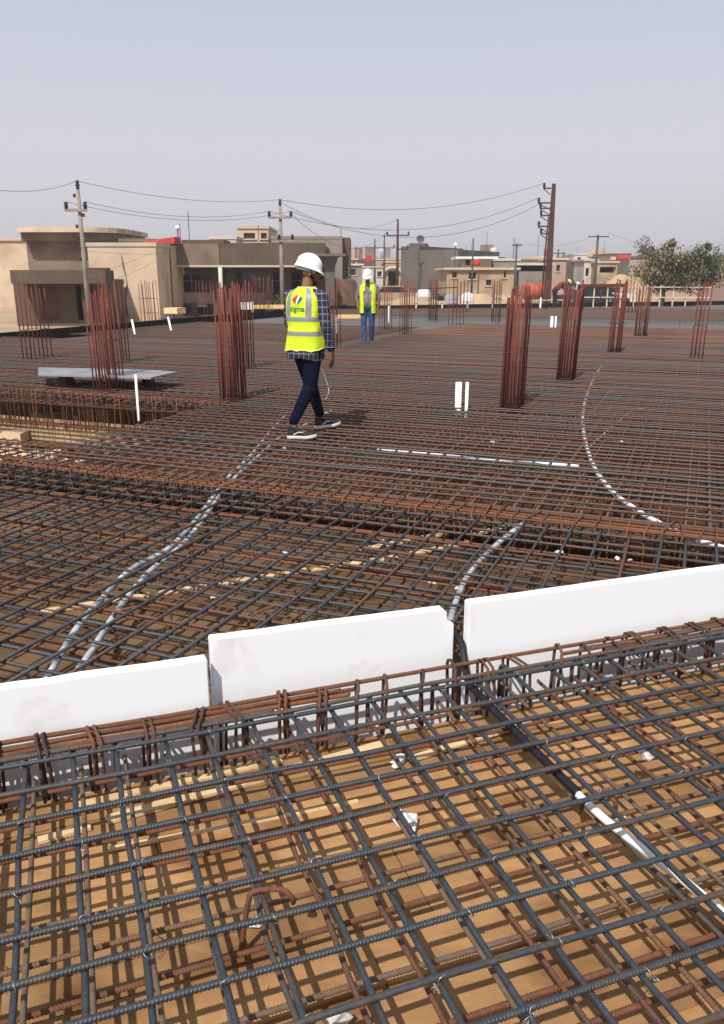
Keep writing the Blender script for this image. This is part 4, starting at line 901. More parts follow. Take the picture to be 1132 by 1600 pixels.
mound('rubble_slope', (P(975, 440, 66).x, 66, GROUND), 3.0, 2.0, 2.2, 'sand', 'pale rubble slope in front of the broken beige house', 'mound', seed=9, flat=.2)
for i, (u, Y, w0, vt, mm) in enumerate(((1040, 110, 60, 398, 'render_beige'), (1090, 95, 50, 404, 'render_grey_light'), (20, 60, 80, 372, 'render_tan'), (690, 150, 40, 406, 'render_cream'), (760, 160, 50, 405, 'render_beige'), (870, 150, 40, 400, 'render_cream'), (930, 160, 46, 400, 'render_beige'), (545, 160, 40, 412, 'render_beige'), (620, 170, 40, 410, 'render_pink'))):
    house('far_house', ('cream far house beside the ruined brick house', 'grey far house behind the ruined brick house', 'tan house block behind the kiosk', 'far cream house showing between the grey block wing and the white sheet roof', 'far beige house above the white sheet roof', 'far cream house behind the big rusty pole', 'far beige house behind the white veranda house', 'far beige house beyond the weathered flat roof house', 'far pink house beyond the arched doorway house')[i], u - w0 / 2, Y, u + w0 / 2, Y, vt, 7, mm, [], over=.15)

# hazy far rows of small houses
rh = random.Random(5)
for i in range(34):
    u = rh.uniform(535, 1130) if i < 26 else rh.uniform(0, 115); Y = rh.uniform(115, 230); w0 = rh.uniform(16, 38) * 130 / Y + 6; vt = 430 - rh.uniform(12, 30) * (140 / Y) ** .5
    mm, cn = rh.choice((('render_beige', 'beige'), ('render_grey_light', 'grey'), ('render_white', 'pale'), ('render_cream', 'cream'), ('render_pink', 'pinkish')))
    ops = [(u - w0 / 2 + w0 * t, vt + 5, u - w0 / 2 + w0 * (t + .14), vt + 5 + 500 / Y, 'win') for t in (.15, .45, .72)]
    hh = house('far_house', 'small %s flat roofed house in the far row beyond the sand' % cn, u - w0 / 2, Y, u + w0 / 2, Y + rh.uniform(-3, 3), vt, 8, mm, ops, over=rh.choice((0, .15, .3)), roof=rh.choice(('pale_trim', 'render_white', mm)), group='far rows of small houses')
    Lh = (P(u + w0 / 2, vt, Y) - P(u - w0 / 2, vt, Y)).length; Hh = P(u, vt, Y).z - GROUND
    if rh.random() < .6: MB().box((Lh * rh.uniform(.25, .75), 3.5, Hh + .85), (Lh * .35, 3, 1.7)).build('roof_room', mm, hh)
    if rh.random() < .6: MB().lathe([(.02, 0), (.5, .03), (.55, .2), (.55, 1.0), (.45, 1.15), (.02, 1.2)], 12, c=(Lh * rh.uniform(.1, .9), 1.0, Hh + .01)).build('roof_tank', rh.choice(('tank_white', 'tank_blue', 'render_white', 'tank_red')), hh, True)
    if rh.random() < .5: MB().tube([(Lh * .2, 1.5, Hh), (Lh * .2, 1.5, Hh + rh.uniform(2, 4))], .04, 5).build('mast', 'pole_dark', hh)

# ------------------------------------------------------------------ tanks, rails, yard things
def hcyl(name, c, r, L, m, label, cat, ribs=0):
    prof = [(.02, -L / 2), (r * .8, -L / 2 + .01), (r, -L / 2 + .08)]
    for i in range(ribs): 
        z = -L / 2 + .15 + (L - .3) * i / max(ribs - 1, 1); prof += [(r, z - .04), (r * 1.04, z), (r, z + .04)]
    prof += [(r, L / 2 - .08), (r * .8, L / 2 - .01), (.02, L / 2)]
    o = MB().lathe(prof, 20, axis=(Vector((0, 1, 0)), Vector((0, 0, 1)), Vector((1, 0, 0)))).build(name, m, loc=c, smooth=True); return tag(o, label, cat)
c = P(834, 453, 56.5); hcyl('water_tank', (c.x, 56.5, GROUND + .62 + .55), .52, 1.5, 'tank_red', 'ribbed orange red tank lying behind the wide column cage', 'tank', 4)
tag(MB().box((0, 0, 0), (1.5, .9, .6)).build('tank_plinth', 'sand', loc=(c.x, 56.5, GROUND + .302)), 'sandy block plinth under the orange red tank', 'plinth')
for u, v, Y, r, m, lab in ((731, 457, 57, .46, 'tank_white', 'round white tank standing on sand before the beige house'), (704, 458, 57.5, .42, 'tank_blue', 'blue grey barrel standing beside the round white tank'), (663, 449, 60, .55, 'tank_white', 'pale tank below the grey block building')):
    b = P(u, v, Y); o = MB().lathe([(.02, 0), (r * .85, .02), (r, .12), (r * 1.02, r * .6), (r, r * 1.3), (r * .75, r * 1.7), (r * .2, r * 1.85), (.02, r * 1.86)], 18).build('water_tank', m, loc=(b.x, Y, GROUND), smooth=True); tag(o, lab, 'tank')
    o.location.z = GROUND; o.scale = (1, 1, 1.25)
# guard rail of cream timber at the far end
rail = thing('guard_rail', 'cream timber guard rail with posts at the far slab edge', 'railing')
ra, rb = P(906, 476, 47.5), P(1110, 476, 49.5); n = 11
for i in range(n):
    p_ = ra.lerp(rb, i / (n - 1)); MB().box((p_.x, p_.y, .42), (.06, .06, 1.2)).build('post', 'rail_cream', rail)
for z in (.35, .92): 
    d = (rb - ra); MB().box(((ra.x + rb.x) / 2, (ra.y + rb.y) / 2 - .075, z), (d.length, .04, .055), (d.normalized(), Vector((-d.y, d.x, 0)).normalized(), UP)).build('rail', 'rail_cream', rail)
rail2 = thing('guard_rail', 'low cream rail along the far slab edge behind the thin column cages', 'railing')
ra, rb = P(566, 481, 43.6), P(880, 475, 48.2)
for i in range(9): p_ = ra.lerp(rb, i / 8); MB().box((p_.x, p_.y, .05), (.08, .08, .42)).build('post', 'rail_cream', rail2)
d = rb - ra; MB().box(((ra.x + rb.x) / 2, (ra.y + rb.y) / 2 - .07, .2), (d.length, .04, .055), (d.normalized(), Vector((-d.y, d.x, 0)).normalized(), UP)).build('rail', 'rail_cream', rail2)
# rusty beam lifted on the far cages
a, b = P(903, 447, 44), P(978, 446, 44)
bm_ = thing('tie_beam', 'rusty red bar bundle spanning between far column cages above the cream rail', 'rebar beam')
for dz, dy in ((0, 0), (.06, .04), (.03, -.05), (.11, 0)): MB().tube([(a.x, 44 + dy, a.z + dz - .05), (b.x, 44 + dy, b.z + dz - .05)], .03, 6).build('bar', 'red_bar', bm_, True)
for x in (a.x + .15, (a.x + b.x) / 2, b.x - .1): MB().tube([(x, 44, -.15), (x, 44, a.z + .05)], .03, 6).build('upright', 'red_bar', bm_, True)
a, b = P(640, 452, 47), P(716, 449, 47)
bm_ = thing('tie_beam', 'thin rusty bar spanning between far cages by the dense dark cage', 'rebar beam')
MB().tube([(a.x, 47, a.z), (b.x, 47, b.z)], .03, 6).build('bar', 'red_bar', bm_, True)
for x in (a.x, (a.x + b.x) / 2, b.x): MB().tube([(x, 47, -.15), (x, 47, a.z + .02)], .022, 6).build('upright', 'red_bar', bm_, True)
# arched culvert shells
for u, lab in ((944, 'arched metal shell beside the pale rubble slope'), (958, 'second arched metal shell nearer the tree'), (930, 'third arched metal shell furthest from the tree')):
    c = P(u, 447, 62); mb = MB(); r = .62
    arc = [(math.cos(t), math.sin(t)) for t in [math.pi * i / 12 for i in range(13)]]
    vs = [(x * rr, y, z * rr) for rr in (r, r * .88) for y in (0, 1.2) for x, z in arc]; k = 13
    fs = []
    for i in range(12): fs += [(i, i + 1, k + i + 1, k + i), (2 * k + i + 1, 2 * k + i, 3 * k + i, 3 * k + i + 1), (i + 1, i, 2 * k + i, 2 * k + i + 1), (k + i, k + i + 1, 3 * k + i + 1, 3 * k + i)]
    mb.add(vs, fs); mb.box((-r * .94, .6, -.45), (.1, 1.2, .9)); mb.box((r * .94, .6, -.45), (.1, 1.2, .9)); tag(mb.build('arched_shell', 'pale_trim', loc=(c.x, 62, GROUND + .9)), lab, 'shell')
# parked car, plywood stack, yellow timber
def car(c, m, label):
    root = thing('parked_car', label, 'car', c)
    prof = [(-2.1, .35), (-2.1, .85), (-1.3, .95), (-.75, 1.42), (.75, 1.42), (1.35, .95), (2.05, .82), (2.1, .35)]
    mb = MB(); n = len(prof); mb.add([(x, -.8, z) for x, z in prof] + [(x, .8, z) for x, z in prof], [tuple(range(n)), tuple(range(2 * n - 1, n - 1, -1))] + [(i, i + n, (i + 1) % n + n, (i + 1) % n) for i in range(n)]); mb.build('body', m, root)
    MB().add([(-1.15, -.81, .98), (1.2, -.81, .98), (.72, -.81, 1.36), (-.7, -.81, 1.36), (-1.15, -.79, .98), (1.2, -.79, .98), (.72, -.79, 1.36), (-.7, -.79, 1.36)], [(0, 1, 2, 3), (7, 6, 5, 4), (0, 4, 5, 1), (1, 5, 6, 2), (2, 6, 7, 3), (3, 7, 4, 0)]).build('window', 'glass', root)
    for x in (-1.3, 1.3):
        for y in (-.78, .78): MB().lathe([(.02, -.1), (.32, -.1), (.34, 0), (.32, .1), (.02, .1)], 14, c=(x, y, .33), axis=(Vector((1, 0, 0)), Vector((0, 0, 1)), Vector((0, -1, 0)))).build('wheel', 'conduit_black', root, True)
car((P(922, 460, 58).x, 58, GROUND), 'shoe_black', 'dark parked car behind the cream guard rail')
car((P(938, 460, 60).x + .6, 61, GROUND), 'tank_white', 'white parked car behind the cream guard rail')
car((P(615, 460, 60).x, 62, GROUND), 'render_beige', 'beige parked car below the arched doorway house')
def slab_box(name, u, v, Y, size, rz, m, label, cat, z=None):
    b = P(u, v, Y); o = MB().box((0, 0, size[2] / 2), size).build(name, m, loc=(b.x, Y, (DECK if z is None else z))); o.rotation_euler = (0, 0, rz); return tag(o, label, cat)
slab_box('plywood_stack', 274, 495, 33.6, (.62, .6, .22), FA, 'batten', 'pale plywood stack on the edge board before the shop bays', 'plywood', z=.105)
slab_box('yellow_timber', 412, 487, 38.5, (2.2, .5, .16), R(8), 'timber_yellow', 'yellow timber pile along the edge before the shop front', 'timber', z=.105)
slab_box('yellow_timber', 547, 489, 36, (1.1, .5, .14), R(3), 'timber_yellow', 'short yellow timber lying behind the walker in grey shirt', 'timber')
slab_box('cardboard_pile', 385, 486, 37.6, (.5, .4, .3), R(20), 'scrap', 'pale bag pile beside the yellow timber', 'bag', z=.105)
for (u, Y, lab) in ((297, 47.2, 'grey air conditioner unit in the lower shop bay'),):
    b = P(u, 490, Y); ac = thing('air_conditioner', lab, 'air conditioner', (b.x, Y, GROUND))
    MB().box((0, 0, .35), (.85, .35, .65)).build('case', 'render_grey', ac); MB().lathe([(.24, 0), (.26, -.01), (.24, -.03), (.02, -.02)], 16, c=(-.1, -.18, .36), axis=(Vector((1, 0, 0)), Vector((0, 0, 1)), Vector((0, 1, 0)))).build('fan', 'shoe_black', ac)
# ------------------------------------------------------------------ poles and wires
TOPS = {}
def pole(key, u, vtop, Y, r, m, label, arms=(), ubase=None, ins=True, base=GROUND, vtx=None):
    t = P(u, vtop, Y); H = t.z - base; root = thing('utility_pole', label, 'utility pole', (t.x, Y, base))
    MB().tube([(0, 0, 0), (0, 0, H * .5), (0, 0, H)], [r * 1.35, r * 1.15, r * .8], 10).build('shaft', m, root, True)
    pts = [Vector((t.x, Y, t.z))]
    for (dv, half, off) in arms:
        z = H - dv; MB().box((off, -.07 * 0 - r - .05, z), (half * 2, .09, .1)).build('cross_arm', m, root)
        for sx in (-1, 1):
            x = off + sx * (half - .06)
            if ins: MB().lathe([(.03, 0), (.09, .03), (.05, .08), (.10, .11), (.05, .16), (.09, .20), (.03, .26)], 8, c=(x, -r - .05, z + .05)).build('insulator', 'insulator', root, True)
            pts.append(Vector((t.x + x, Y - r - .05, base + z + .3)))
    if ins: MB().lathe([(.03, 0), (.09, .05), (.05, .1), (.10, .15), (.05, .2), (.08, .26), (.02, .34)], 8, c=(0, 0, H)).build('insulator', 'insulator', root, True)
    TOPS[key] = pts; return root
pl1 = pole('p1', 122, 296, 33.2, .078, 'pole_grey', 'near grey concrete pole with a crossarm in front of the kiosk', [(.75, .42, -.1)])
for z in (5.0, 4.3, 3.9, 3.5, 3.1, 2.7): MB().lathe([(.02, 0), (.07, .03), (.04, .06), (.07, .1), (.02, .14)], 8, c=(-.14 if z != 4.3 else .14, -.05, z)).build('insulator', 'insulator', pl1, True)
pole('p2', 438, 322, 43.5, .09, 'pole_grey', 'grey pole with two crossarms before the dark shop fascia', [(.55, .6, 0), (1.65, .4, .25)])
pole('p3', 622, 348, 72, .11, 'pole_red', 'brown pole with crossarm in front of the grey block building', [(1.0, .95, 0), (2.1, .5, .4)])
pole('p4', 601, 372, 92, .1, 'pole_dark', 'thin lattice pole with wide crossarm behind the walker', [(1.0, 1.1, 0)])
pole('p5', 586, 373, 100, .1, 'pole_dark', 'thin pole with crossarm between the walker and the lattice pole', [(1.0, 1.1, 0)], ins=False)
pole('p6', 560, 386, 130, .1, 'pole_grey', 'far faint pole with crossarm beyond the soil mound', [(1.2, 1.2, 0)], ins=False)
pole('p7', 740, 372, 64, .065, 'pole_dark', 'slim plain dark post rising before the beige house', [], ins=False)
pole('p8', 808, 380, 64, .075, 'pole_dark', 'dark pole with tiny crossarm at the corner of the beige house', [(.15, .35, 0)], ins=False)
pole('p9', 935, 367, 76, .11, 'pole_dark', 'dark pole with crossarm in front of the white veranda house', [(.15, .9, 0)], ins=False)
pole('p10', 873, 389, 100, .1, 'pole_dark', 'far thin pole with crossarm beside the pink house', [(.5, .8, 0)], ins=False)
pole('p11', 881, 394, 104, .1, 'pole_dark', 'far thin pole without arms in front of the pink house', [], ins=False)
pole('p12', 928, 396, 100, .1, 'pole_dark', 'far short pole with crossarm behind the white house', [(.4, .8, 0)], ins=False)
pole('p13', 804, 372, 90, .05, 'pole_dark', 'very thin antenna mast beside the dark corner pole', [], ins=False)
for u, v, Y, lab in ((294, 331, 52, 'thin roof antenna mast above the paler shop fascia'), (281, 350, 53, 'thinner roof mast beside the taller antenna mast'), (209, 360, 50, 'short roof mast behind the tan wall'), (404, 352, 57, 'thin mast at the cream upper storey'), (533, 357, 56.5, 'short dark mast on the dark side wing'), (631, 398, 95, 'thin mast behind the arched doorway house')):
    t = P(u, v, Y); b = P(u, 384 if Y < 60 else 420, Y); tag(MB().tube([(0, 0, 0), (0, 0, t.z - b.z)], .025 if Y < 60 else .04, 6).build('roof_mast', 'pole_dark', loc=(t.x, Y, b.z)), lab, 'mast')
for u, v0, v1, Y, lab in ((278, 360, 380, 53, 'thin lamp post with a white globe above the shop roof'), (712, 385, 420, 70, 'lamp post with a white globe before the grey block wing')):
    t = P(u, v0, Y); b = P(u, v1, Y); lp = thing('lamp_post', lab, 'lamp post', (t.x, Y, b.z)); MB().tube([(0, 0, 0), (0, 0, t.z - b.z)], .04, 6).build('post', 'pole_dark', lp); MB().lathe([(.02, 0), (.12, .05), (.16, .15), (.12, .25), (.02, .3)], 12, c=(0, 0, t.z - b.z)).build('globe', 'helmet', lp, True)
t = P(658, 411, 68); b = P(658, 444, 68); lp = thing('lamp_post', 'dark street lamp with a flat head before the grey block wing', 'lamp post', (t.x, 68, GROUND)); MB().tube([(0, 0, 0), (0, 0, t.z - GROUND)], .07, 8).build('post', 'pole_dark', lp); MB().box((0, 0, t.z - GROUND), (.5, .3, .14)).build('head', 'pole_dark', lp)
# big rusty steel pole with side brackets
Yb = 51.0; t = P(866, 287, Yb); H = t.z - GROUND
bp = thing('utility_pole', 'tall rusty steel pole with bracketed insulators standing by the bending workers', 'utility pole', (t.x, Yb, GROUND))
MB().rings([[(sx * a - .25 * (1 - z / H) * 0, sy * a * .8, z) for sx, sy in ((-1, -1), (1, -1), (1, 1), (-1, 1))] for a, z in ((.22, 0), (.17, H * .4), (.10, H))]).build('shaft', 'pole_red', bp)
MB().tube([(-.34, 0, 0), (-.27, 0, H * .5), (-.20, 0, H * .75)], [.06, .05, .04], 8).build('brace', 'pole_red', bp, True)
bpt = []
for k, (dz, ln) in enumerate(((.25, .45), (1.05, .72), (1.35, .6), (1.75, .55), (2.35, .65), (2.75, .5))):
    z = H - dz; MB().box((-.15 - ln / 2, -.02 * k, z), (ln, .07, .08)).build('bracket', 'pole_red', bp); MB().tube([(-.16, 0, z - .35), (-.15 - ln, 0, z - .03)], .025, 6).build('strut', 'pole_red', bp)
    MB().lathe([(.03, 0), (.09, .03), (.05, .08), (.10, .11), (.05, .16), (.09, .20), (.03, .26)], 8, c=(-.15 - ln + .04, -.02 * k, z + .04)).build('insulator', 'insulator', bp, True)
    bpt.append(Vector((t.x - .15 - ln + .04, Yb, GROUND + z + .28)))
def wire(a, b, sag, label, r=.014, n=18):
    r *= .62
    a = Vector(a); b = Vector(b); c = a.copy()
    pts = [a.lerp(b, i / n) - c - Vector((0, 0, 4 * sag * (i / n) * (1 - i / n))) for i in range(n + 1)]
    return tag(MB().tube(pts, r, 5).build('power_line', 'wire', loc=c), label, 'power line', 'overhead power lines')
p1, p2, p3, p9 = TOPS['p1'], TOPS['p2'], TOPS['p3'], TOPS['p9']
wire(p1[0] + Vector((0, 0, .3)), p2[0] + Vector((0, 0, .3)), .35, 'top power line from the near concrete pole to the pole before the shops')
wire(p1[2], p2[1], .4, 'power line from the near concrete pole crossarm to the shop pole, upper of its pair')
wire(p1[1], p2[2], .55, 'power line from the near concrete pole crossarm to the shop pole, lower of its pair')
wire(p2[0] + Vector((0, 0, .3)), bpt[0], .9, 'top power line from the shop pole to the tall rusty pole', .018)
wire(p2[1], bpt[1], 1.3, 'middle power line from the shop pole to the tall rusty pole', .018)
wire(p2[2], bpt[2], 1.55, 'lowest power line from the shop pole to the tall rusty pole', .018)
wire(p2[0] + Vector((0, 0, .2)), p3[0] + Vector((0, 0, .3)), 1.0, 'power line from the shop pole to the brown pole, top one', .018)
wire(p2[2] + Vector((0, 0, -.1)), p3[1], 1.5, 'power line from the shop pole to the brown pole crossarm', .018)
wire(p1[0] + Vector((0, 0, -2.2)), P(330, 386, 50), .25, 'thin service line from the near concrete pole to the shop roof', .01)
wire(p1[0] + Vector((0, 0, -3.1)), P(243, 392, 41.4), .1, 'thin service line from the near concrete pole across the tan wall, upper one', .009)
wire(p1[0] + Vector((0, 0, -3.6)), P(243, 408, 41.4), .12, 'thin service line from the near concrete pole across the tan wall, lower one', .009)
wire(p1[0] + Vector((0, 0, .3)), P(-120, 270, 22), .4, 'power line leaving the near concrete pole away from the shops', .012)
wire(p9[2], P(1150, 395, 80), .6, 'power line from the dark veranda pole towards the tree', .016)
wire(TOPS['p8'][0], p9[0], .5, 'far power line between the beige house pole and the dark veranda pole', .012)

# ------------------------------------------------------------------ trees
def tree(u, Y, h, rx, label, seed, n=2600, dry=.45, base=GROUND):
    rnd = random.Random(seed); b = P(u, 450, Y); root = thing('tree', label, 'tree', (b.x, Y, base))
    mb = MB(); mb.tube([(0, 0, 0), (.08, 0, h * .25), (0, .05, h * .5), (.1, 0, h * .8)], [.14, .11, .08, .03], 8)
    cl = []
    for k in range(16):
        a = rnd.uniform(0, 6.28); z = rnd.uniform(.25, .7) * h; L = rx * rnd.uniform(.6, 1.1); e = Vector((math.cos(a) * L, math.sin(a) * L, z + h * rnd.uniform(.08, .32)))
        mb.tube([(0, 0, z), Vector((0, 0, z)).lerp(e, .5) + Vector((0, 0, -.08)), e], [.05, .035, .012], 6); cl.append((e, rnd.uniform(.32, .6) * rx)); cl.append((Vector((0, 0, z)).lerp(e, .6), rnd.uniform(.25, .45) * rx))
    cl.append((Vector((0, 0, h * .9)), .3 * rx)); cl.append((Vector((.3, 0, h * .98)), .18 * rx))
    mb.build('trunk', 'bark', root, True)
    cr = MB()
    for i in range(n):
        c, r = rnd.choice(cl); d = Vector((rnd.gauss(0, 1), rnd.gauss(0, 1), rnd.gauss(0, 1))); d.normalize(); p = c + d * r * rnd.random() ** .5
        s = rnd.uniform(.05, .10); q = Matrix.Rotation(rnd.uniform(0, 6.28), 3, 'Z') @ Matrix.Rotation(rnd.uniform(-1.2, 1.2), 3, 'X')
        vs = [p + q @ Vector(v) for v in ((-s * .5, 0, 0), (0, -s, .01), (s * .5, 0, 0), (0, s * 1.2, -.01))]
        cr.add(vs, [(0, 1, 2, 3)], 1 if rnd.random() < dry and (c.x < .3 or rnd.random() < .4) else 0)
    tag(cr.build('crown', ['leaf', 'leaf_dry'], root)); return root
tree(1036, 50, 4.0, 1.45, 'half dry tree behind the far column cages, before the broken brick house', 4, n=9000)
tree(1092, 52, 3.9, 1.4, 'greener tree next to the half dry one', 8, n=7000, dry=.25)
tree(1004, 74, 4.6, .5, 'narrow dark treetop rising above the broken brick house', 5, n=1200, dry=.05)
def bush(u, Y, h, r, label, seed):
    rnd = random.Random(seed); b = P(u, 450, Y); root = thing('bush', label, 'bush', (b.x, Y, GROUND)); st = MB(); cr = MB()
    for k in range(7):
        a = rnd.uniform(0, 6.28); e = Vector((math.cos(a) * r * .6, math.sin(a) * r * .6, h * rnd.uniform(.6, 1))); st.tube([(0, 0, 0), e * .5 + Vector((0, 0, .05)), e], [.02, .015, .006], 5)
        for i in range(90):
            p = e * rnd.uniform(.5, 1) + Vector((rnd.gauss(0, r * .25), rnd.gauss(0, r * .25), rnd.gauss(0, h * .12))); s = rnd.uniform(.05, .1)
            q = Matrix.Rotation(rnd.uniform(0, 6.28), 3, 'Z') @ Matrix.Rotation(rnd.uniform(-1.2, 1.2), 3, 'X'); cr.add([p + q @ Vector(v) for v in ((-s * .5, 0, 0), (0, -s, 0), (s * .5, 0, 0), (0, s, 0))], [(0, 1, 2, 3)])
    st.build('stem', 'bark', root); cr.build('crown', 'leaf', root)
bush(433, 44.5, 1.1, .5, 'small green bush before the shop bays beside the man in plaid', 1)
bush(944, 80, 2.0, 1.8, 'grey green bush below the white veranda house', 2)
bush(692, 58, .9, .5, 'small dark bush beside the blue grey barrel', 3)

# ------------------------------------------------------------------ people
def capsule(mb, a, b, ra, rb, n=12):
    a = Vector(a); b = Vector(b); d = b - a; L = d.length
    d = d / L if L > 1e-6 else Vector((0, 0, 1)); x = d.orthogonal().normalized(); y = d.cross(x); rs = []
    prof = [(ra * math.sin(t), -ra * math.cos(t)) for t in (.25, .6, 1.0, 1.35)] + [(ra, 0), (rb, L)] + [(rb * math.cos(t), L + rb * math.sin(t)) for t in (.25, .6, 1.0, 1.32)]
    for r, h in prof: rs.append([a + d * h + (x * math.cos(2 * math.pi * k / n) + y * math.sin(2 * math.pi * k / n)) * r for k in range(n)])
    mb.rings(rs)
def body_mesh(caps, voxel, smooth=4):
    """caps: (a, b, ra, rb, material) -> one continuous skinned mesh with a material per region"""
    mb = MB()
    for a, b, ra, rb, m in caps: capsule(mb, a, b, ra, rb)
    me = bpy.data.meshes.new('body'); me.from_pydata(mb.v, [], mb.f); me.update()
    b_ = bmesh.new(); b_.from_mesh(me); bmesh.ops.recalc_face_normals(b_, faces=b_.faces); b_.to_mesh(me); b_.free()
    o = bpy.data.objects.new('tmp_body', me); COL.objects.link(o)
    r = o.modifiers.new('r', 'REMESH'); r.mode = 'VOXEL'; r.voxel_size = voxel
    sm = o.modifiers.new('s', 'SMOOTH'); sm.iterations = smooth; sm.factor = .5
    bpy.context.view_layer.update(); dg = bpy.context.evaluated_depsgraph_get()
    out = bpy.data.meshes.new_from_object(o.evaluated_get(dg)); out.name = 'body'
    bpy.data.objects.remove(o)
    names = []
    for c in caps:
        if c[4] not in names: names.append(c[4])
    out.materials.clear()
    for n_ in names: out.materials.append(MATS[n_])
    segs = [(Vector(a), Vector(b) - Vector(a), ra, rb, names.index(m)) for a, b, ra, rb, m in caps]
    idx = []
    for f in out.polygons:
        c = f.center; best = (9e9, 0)
        for a, d, ra, rb, mi in segs:
            t = max(0, min(1, (c - a).dot(d) / max(d.length_squared, 1e-9))); q = (c - a - d * t).length - (ra + (rb - ra) * t)
            if q < best[0]: best = (q, mi)
        idx.append(best[1])
    out.polygons.foreach_set('material_index', idx); out.polygons.foreach_set('use_smooth', [True] * len(idx)); out.update()
    return out
def hand(c, fwd, down, side, m='skin', s=1.0):
    """palm and five fingers; c wrist end, down = finger direction, fwd = palm width direction, side = palm normal"""
    out = []; c = Vector(c); fwd = Vector(fwd).normalized(); down = Vector(down).normalized(); side = Vector(side).normalized()
    for k in range(4):
        o = fwd * (.028 - .0185 * k) * s
        kn = c + o + down * (.085 - .004 * abs(k - 1)) * s
        out.append((c + o * .7, kn, .016 * s, .0115 * s, m))
        ln = (.040, .045, .042, .033)[k] * s
        mid = kn + down * ln + side * .010 * s; tip = mid + down * ln * .75 + side * .022 * s
        out += [(kn, mid, .0095 * s, .009 * s, m), (mid, tip, .009 * s, .007 * s, m)]
    t0 = c + fwd * .03 * s + down * .02 * s; t1 = t0 + (fwd * .6 + down * .7 + side * .3).normalized() * .045 * s; t2 = t1 + (fwd * .2 + down * .9 + side * .3).normalized() * .032 * s
    out += [(t0, t1, .013 * s, .0105 * s, m), (t1, t2, .0105 * s, .008 * s, m)]
    return out
def head_caps(c, f, skin='skin', hair='hair', beard=None):
    """c: centre of the skull, f: facing direction"""
    c = Vector(c); f = Vector(f).normalized(); u = Vector((0, 0, 1)); u = (u - f * u.dot(f)).normalized(); s = f.cross(u)
    L = [(c - f * .02 + u * .02, c + f * .03 + u * .025, .088, .078, skin), (c + f * .02 - u * .02, c + f * .045 - u * .075, .068, .045, beard or skin), (c + f * .05 - u * .005, c + f * .055 - u * .045, .055, .042, skin),
         (c + f * .1 + u * .005, c + f * .118 - u * .03, .010, .014, skin), (c + f * .085 - u * .07, c + f * .09 - u * .095, .018, .02, beard or skin), (c + f * .092 + u * .018 - s * .03, c + f * .092 + u * .018 + s * .03, .012, .012, skin),
         (c - f * .035 + u * .045, c - f * .045 + u * .01, .088, .072, hair)]
    for q in (-1, 1): L += [(c + s * q * .083 + u * .01, c + s * q * .084 - u * .035, .016, .010, skin)]
    return L
def helmet_mesh(brim_f=.045):
    mb = MB(); n = 28; rs = []
    for i in range(9):
        t = i / 8 * math.pi / 2; r = math.cos(t); h = math.sin(t)
        rs.append([(.118 * r * math.cos(a), .142 * r * math.sin(a), .018 + .138 * h) for a in [2 * math.pi * k / n for k in range(n)]])
    br = []; br2 = []
    for k in range(n):
        a = 2 * math.pi * k / n; fr = max(0, math.sin(a)); ext = .008 + brim_f * fr ** 1.5
        br.append(((.121 + ext) * math.cos(a), (.145 + ext) * math.sin(a), .004 - .022 * fr ** 2)); br2.append(((.121 + ext) * math.cos(a), (.145 + ext) * math.sin(a), -.003 - .022 * fr ** 2))
    inner = [(.112 * math.cos(a), .136 * math.sin(a), -.002) for a in [2 * math.pi * k / n for k in range(n)]]
    inner2 = [(.08 * math.cos(a), .1 * math.sin(a), .09) for a in [2 * math.pi * k / n for k in range(n)]]
    mb.rings([inner2, inner, br2, br] + rs)
    ridge = [(0, .142 * math.cos(t), .020 + .141 * math.sin(t)) for t in [math.pi * (.12 + .76 * i / 12) for i in range(13)]]
    mb.tube(ridge, .008, 6); return mb
def add_helmet(root, c, f, m, strap=True, **k):
    f = Vector(f).normalized(); z = Vector((0, 0, 1)); z = (z - f * z.dot(f)).normalized(); x = f.cross(z)
    o = helmet_mesh(**k).build('helmet', m, root, True); M_ = Matrix((x, f, z)).transposed().to_4x4(); M_.translation = Vector(c); o.matrix_local = M_ @ Matrix.Scale(.94, 4)
    if strap:
        mb = MB(); n = 24; rs = [[(.098 * math.cos(a), .118 * math.sin(a) - .004, z_) for a in [2 * math.pi * k / n for k in range(n)]] for z_ in (-.032, .0)]
        mb.rings(rs, cap=False); mb.build('headband', 'strap', o)
    return o
def shoe(root, loc, yaw, pitch=0.0, L=.29):
    """low trainer: white sole under a dark upper, toe towards +y"""
    out = [(-.034, 0), (-.04, .05), (-.036, .12), (-.046, .19), (-.045, .23), (-.03, .275), (0, L), (.03, .28), (.048, .23), (.05, .18), (.038, .11), (.04, .05), (.034, 0), (0, -.012)]
    o = bpy.data.objects.new('shoe', None); 
    mb = MB(); mb.rings([[(x * k, y * (1 if z < .02 else .99), z + max(0, y - .2) * .22) for x, y in out] for k, z in ((.94, 0), (1.03, .006), (1.05, .022), (1.0, .036))])
    sole = mb.mesh('sole', 'sole', True)
    up = MB(); up.rings([[(x * kx, y * ky + oy, z + max(0, y - .2) * .22 - (max(0, y - .12) * dz)) for x, y in out] for kx, ky, oy, z, dz in ((1.0, .985, 0, .034, 0), (1.02, .96, .002, .055, .05), (.93, .88, .002, .082, .24), (.80, .6, .004, .098, .3), (.86, .42, .0, .118, .25), (.84, .36, .0, .122, .2))])
    u = link('shoe', up.mesh('shoe', 'shoe_black', True), root); u.matrix_local = Matrix.Translation(Vector(loc)) @ Matrix.Rotation(yaw, 4, 'Z') @ Matrix.Rotation(pitch, 4, 'X')
    s_ = link('sole', sole, u)
    st = MB(); 
    for q in (-1, 1): st.tube([(q * .043, .06, .045), (q * .044, .11, .072), (q * .036, .16, .07)], .006, 5)
    st.build('stripe', 'sole', u); return u
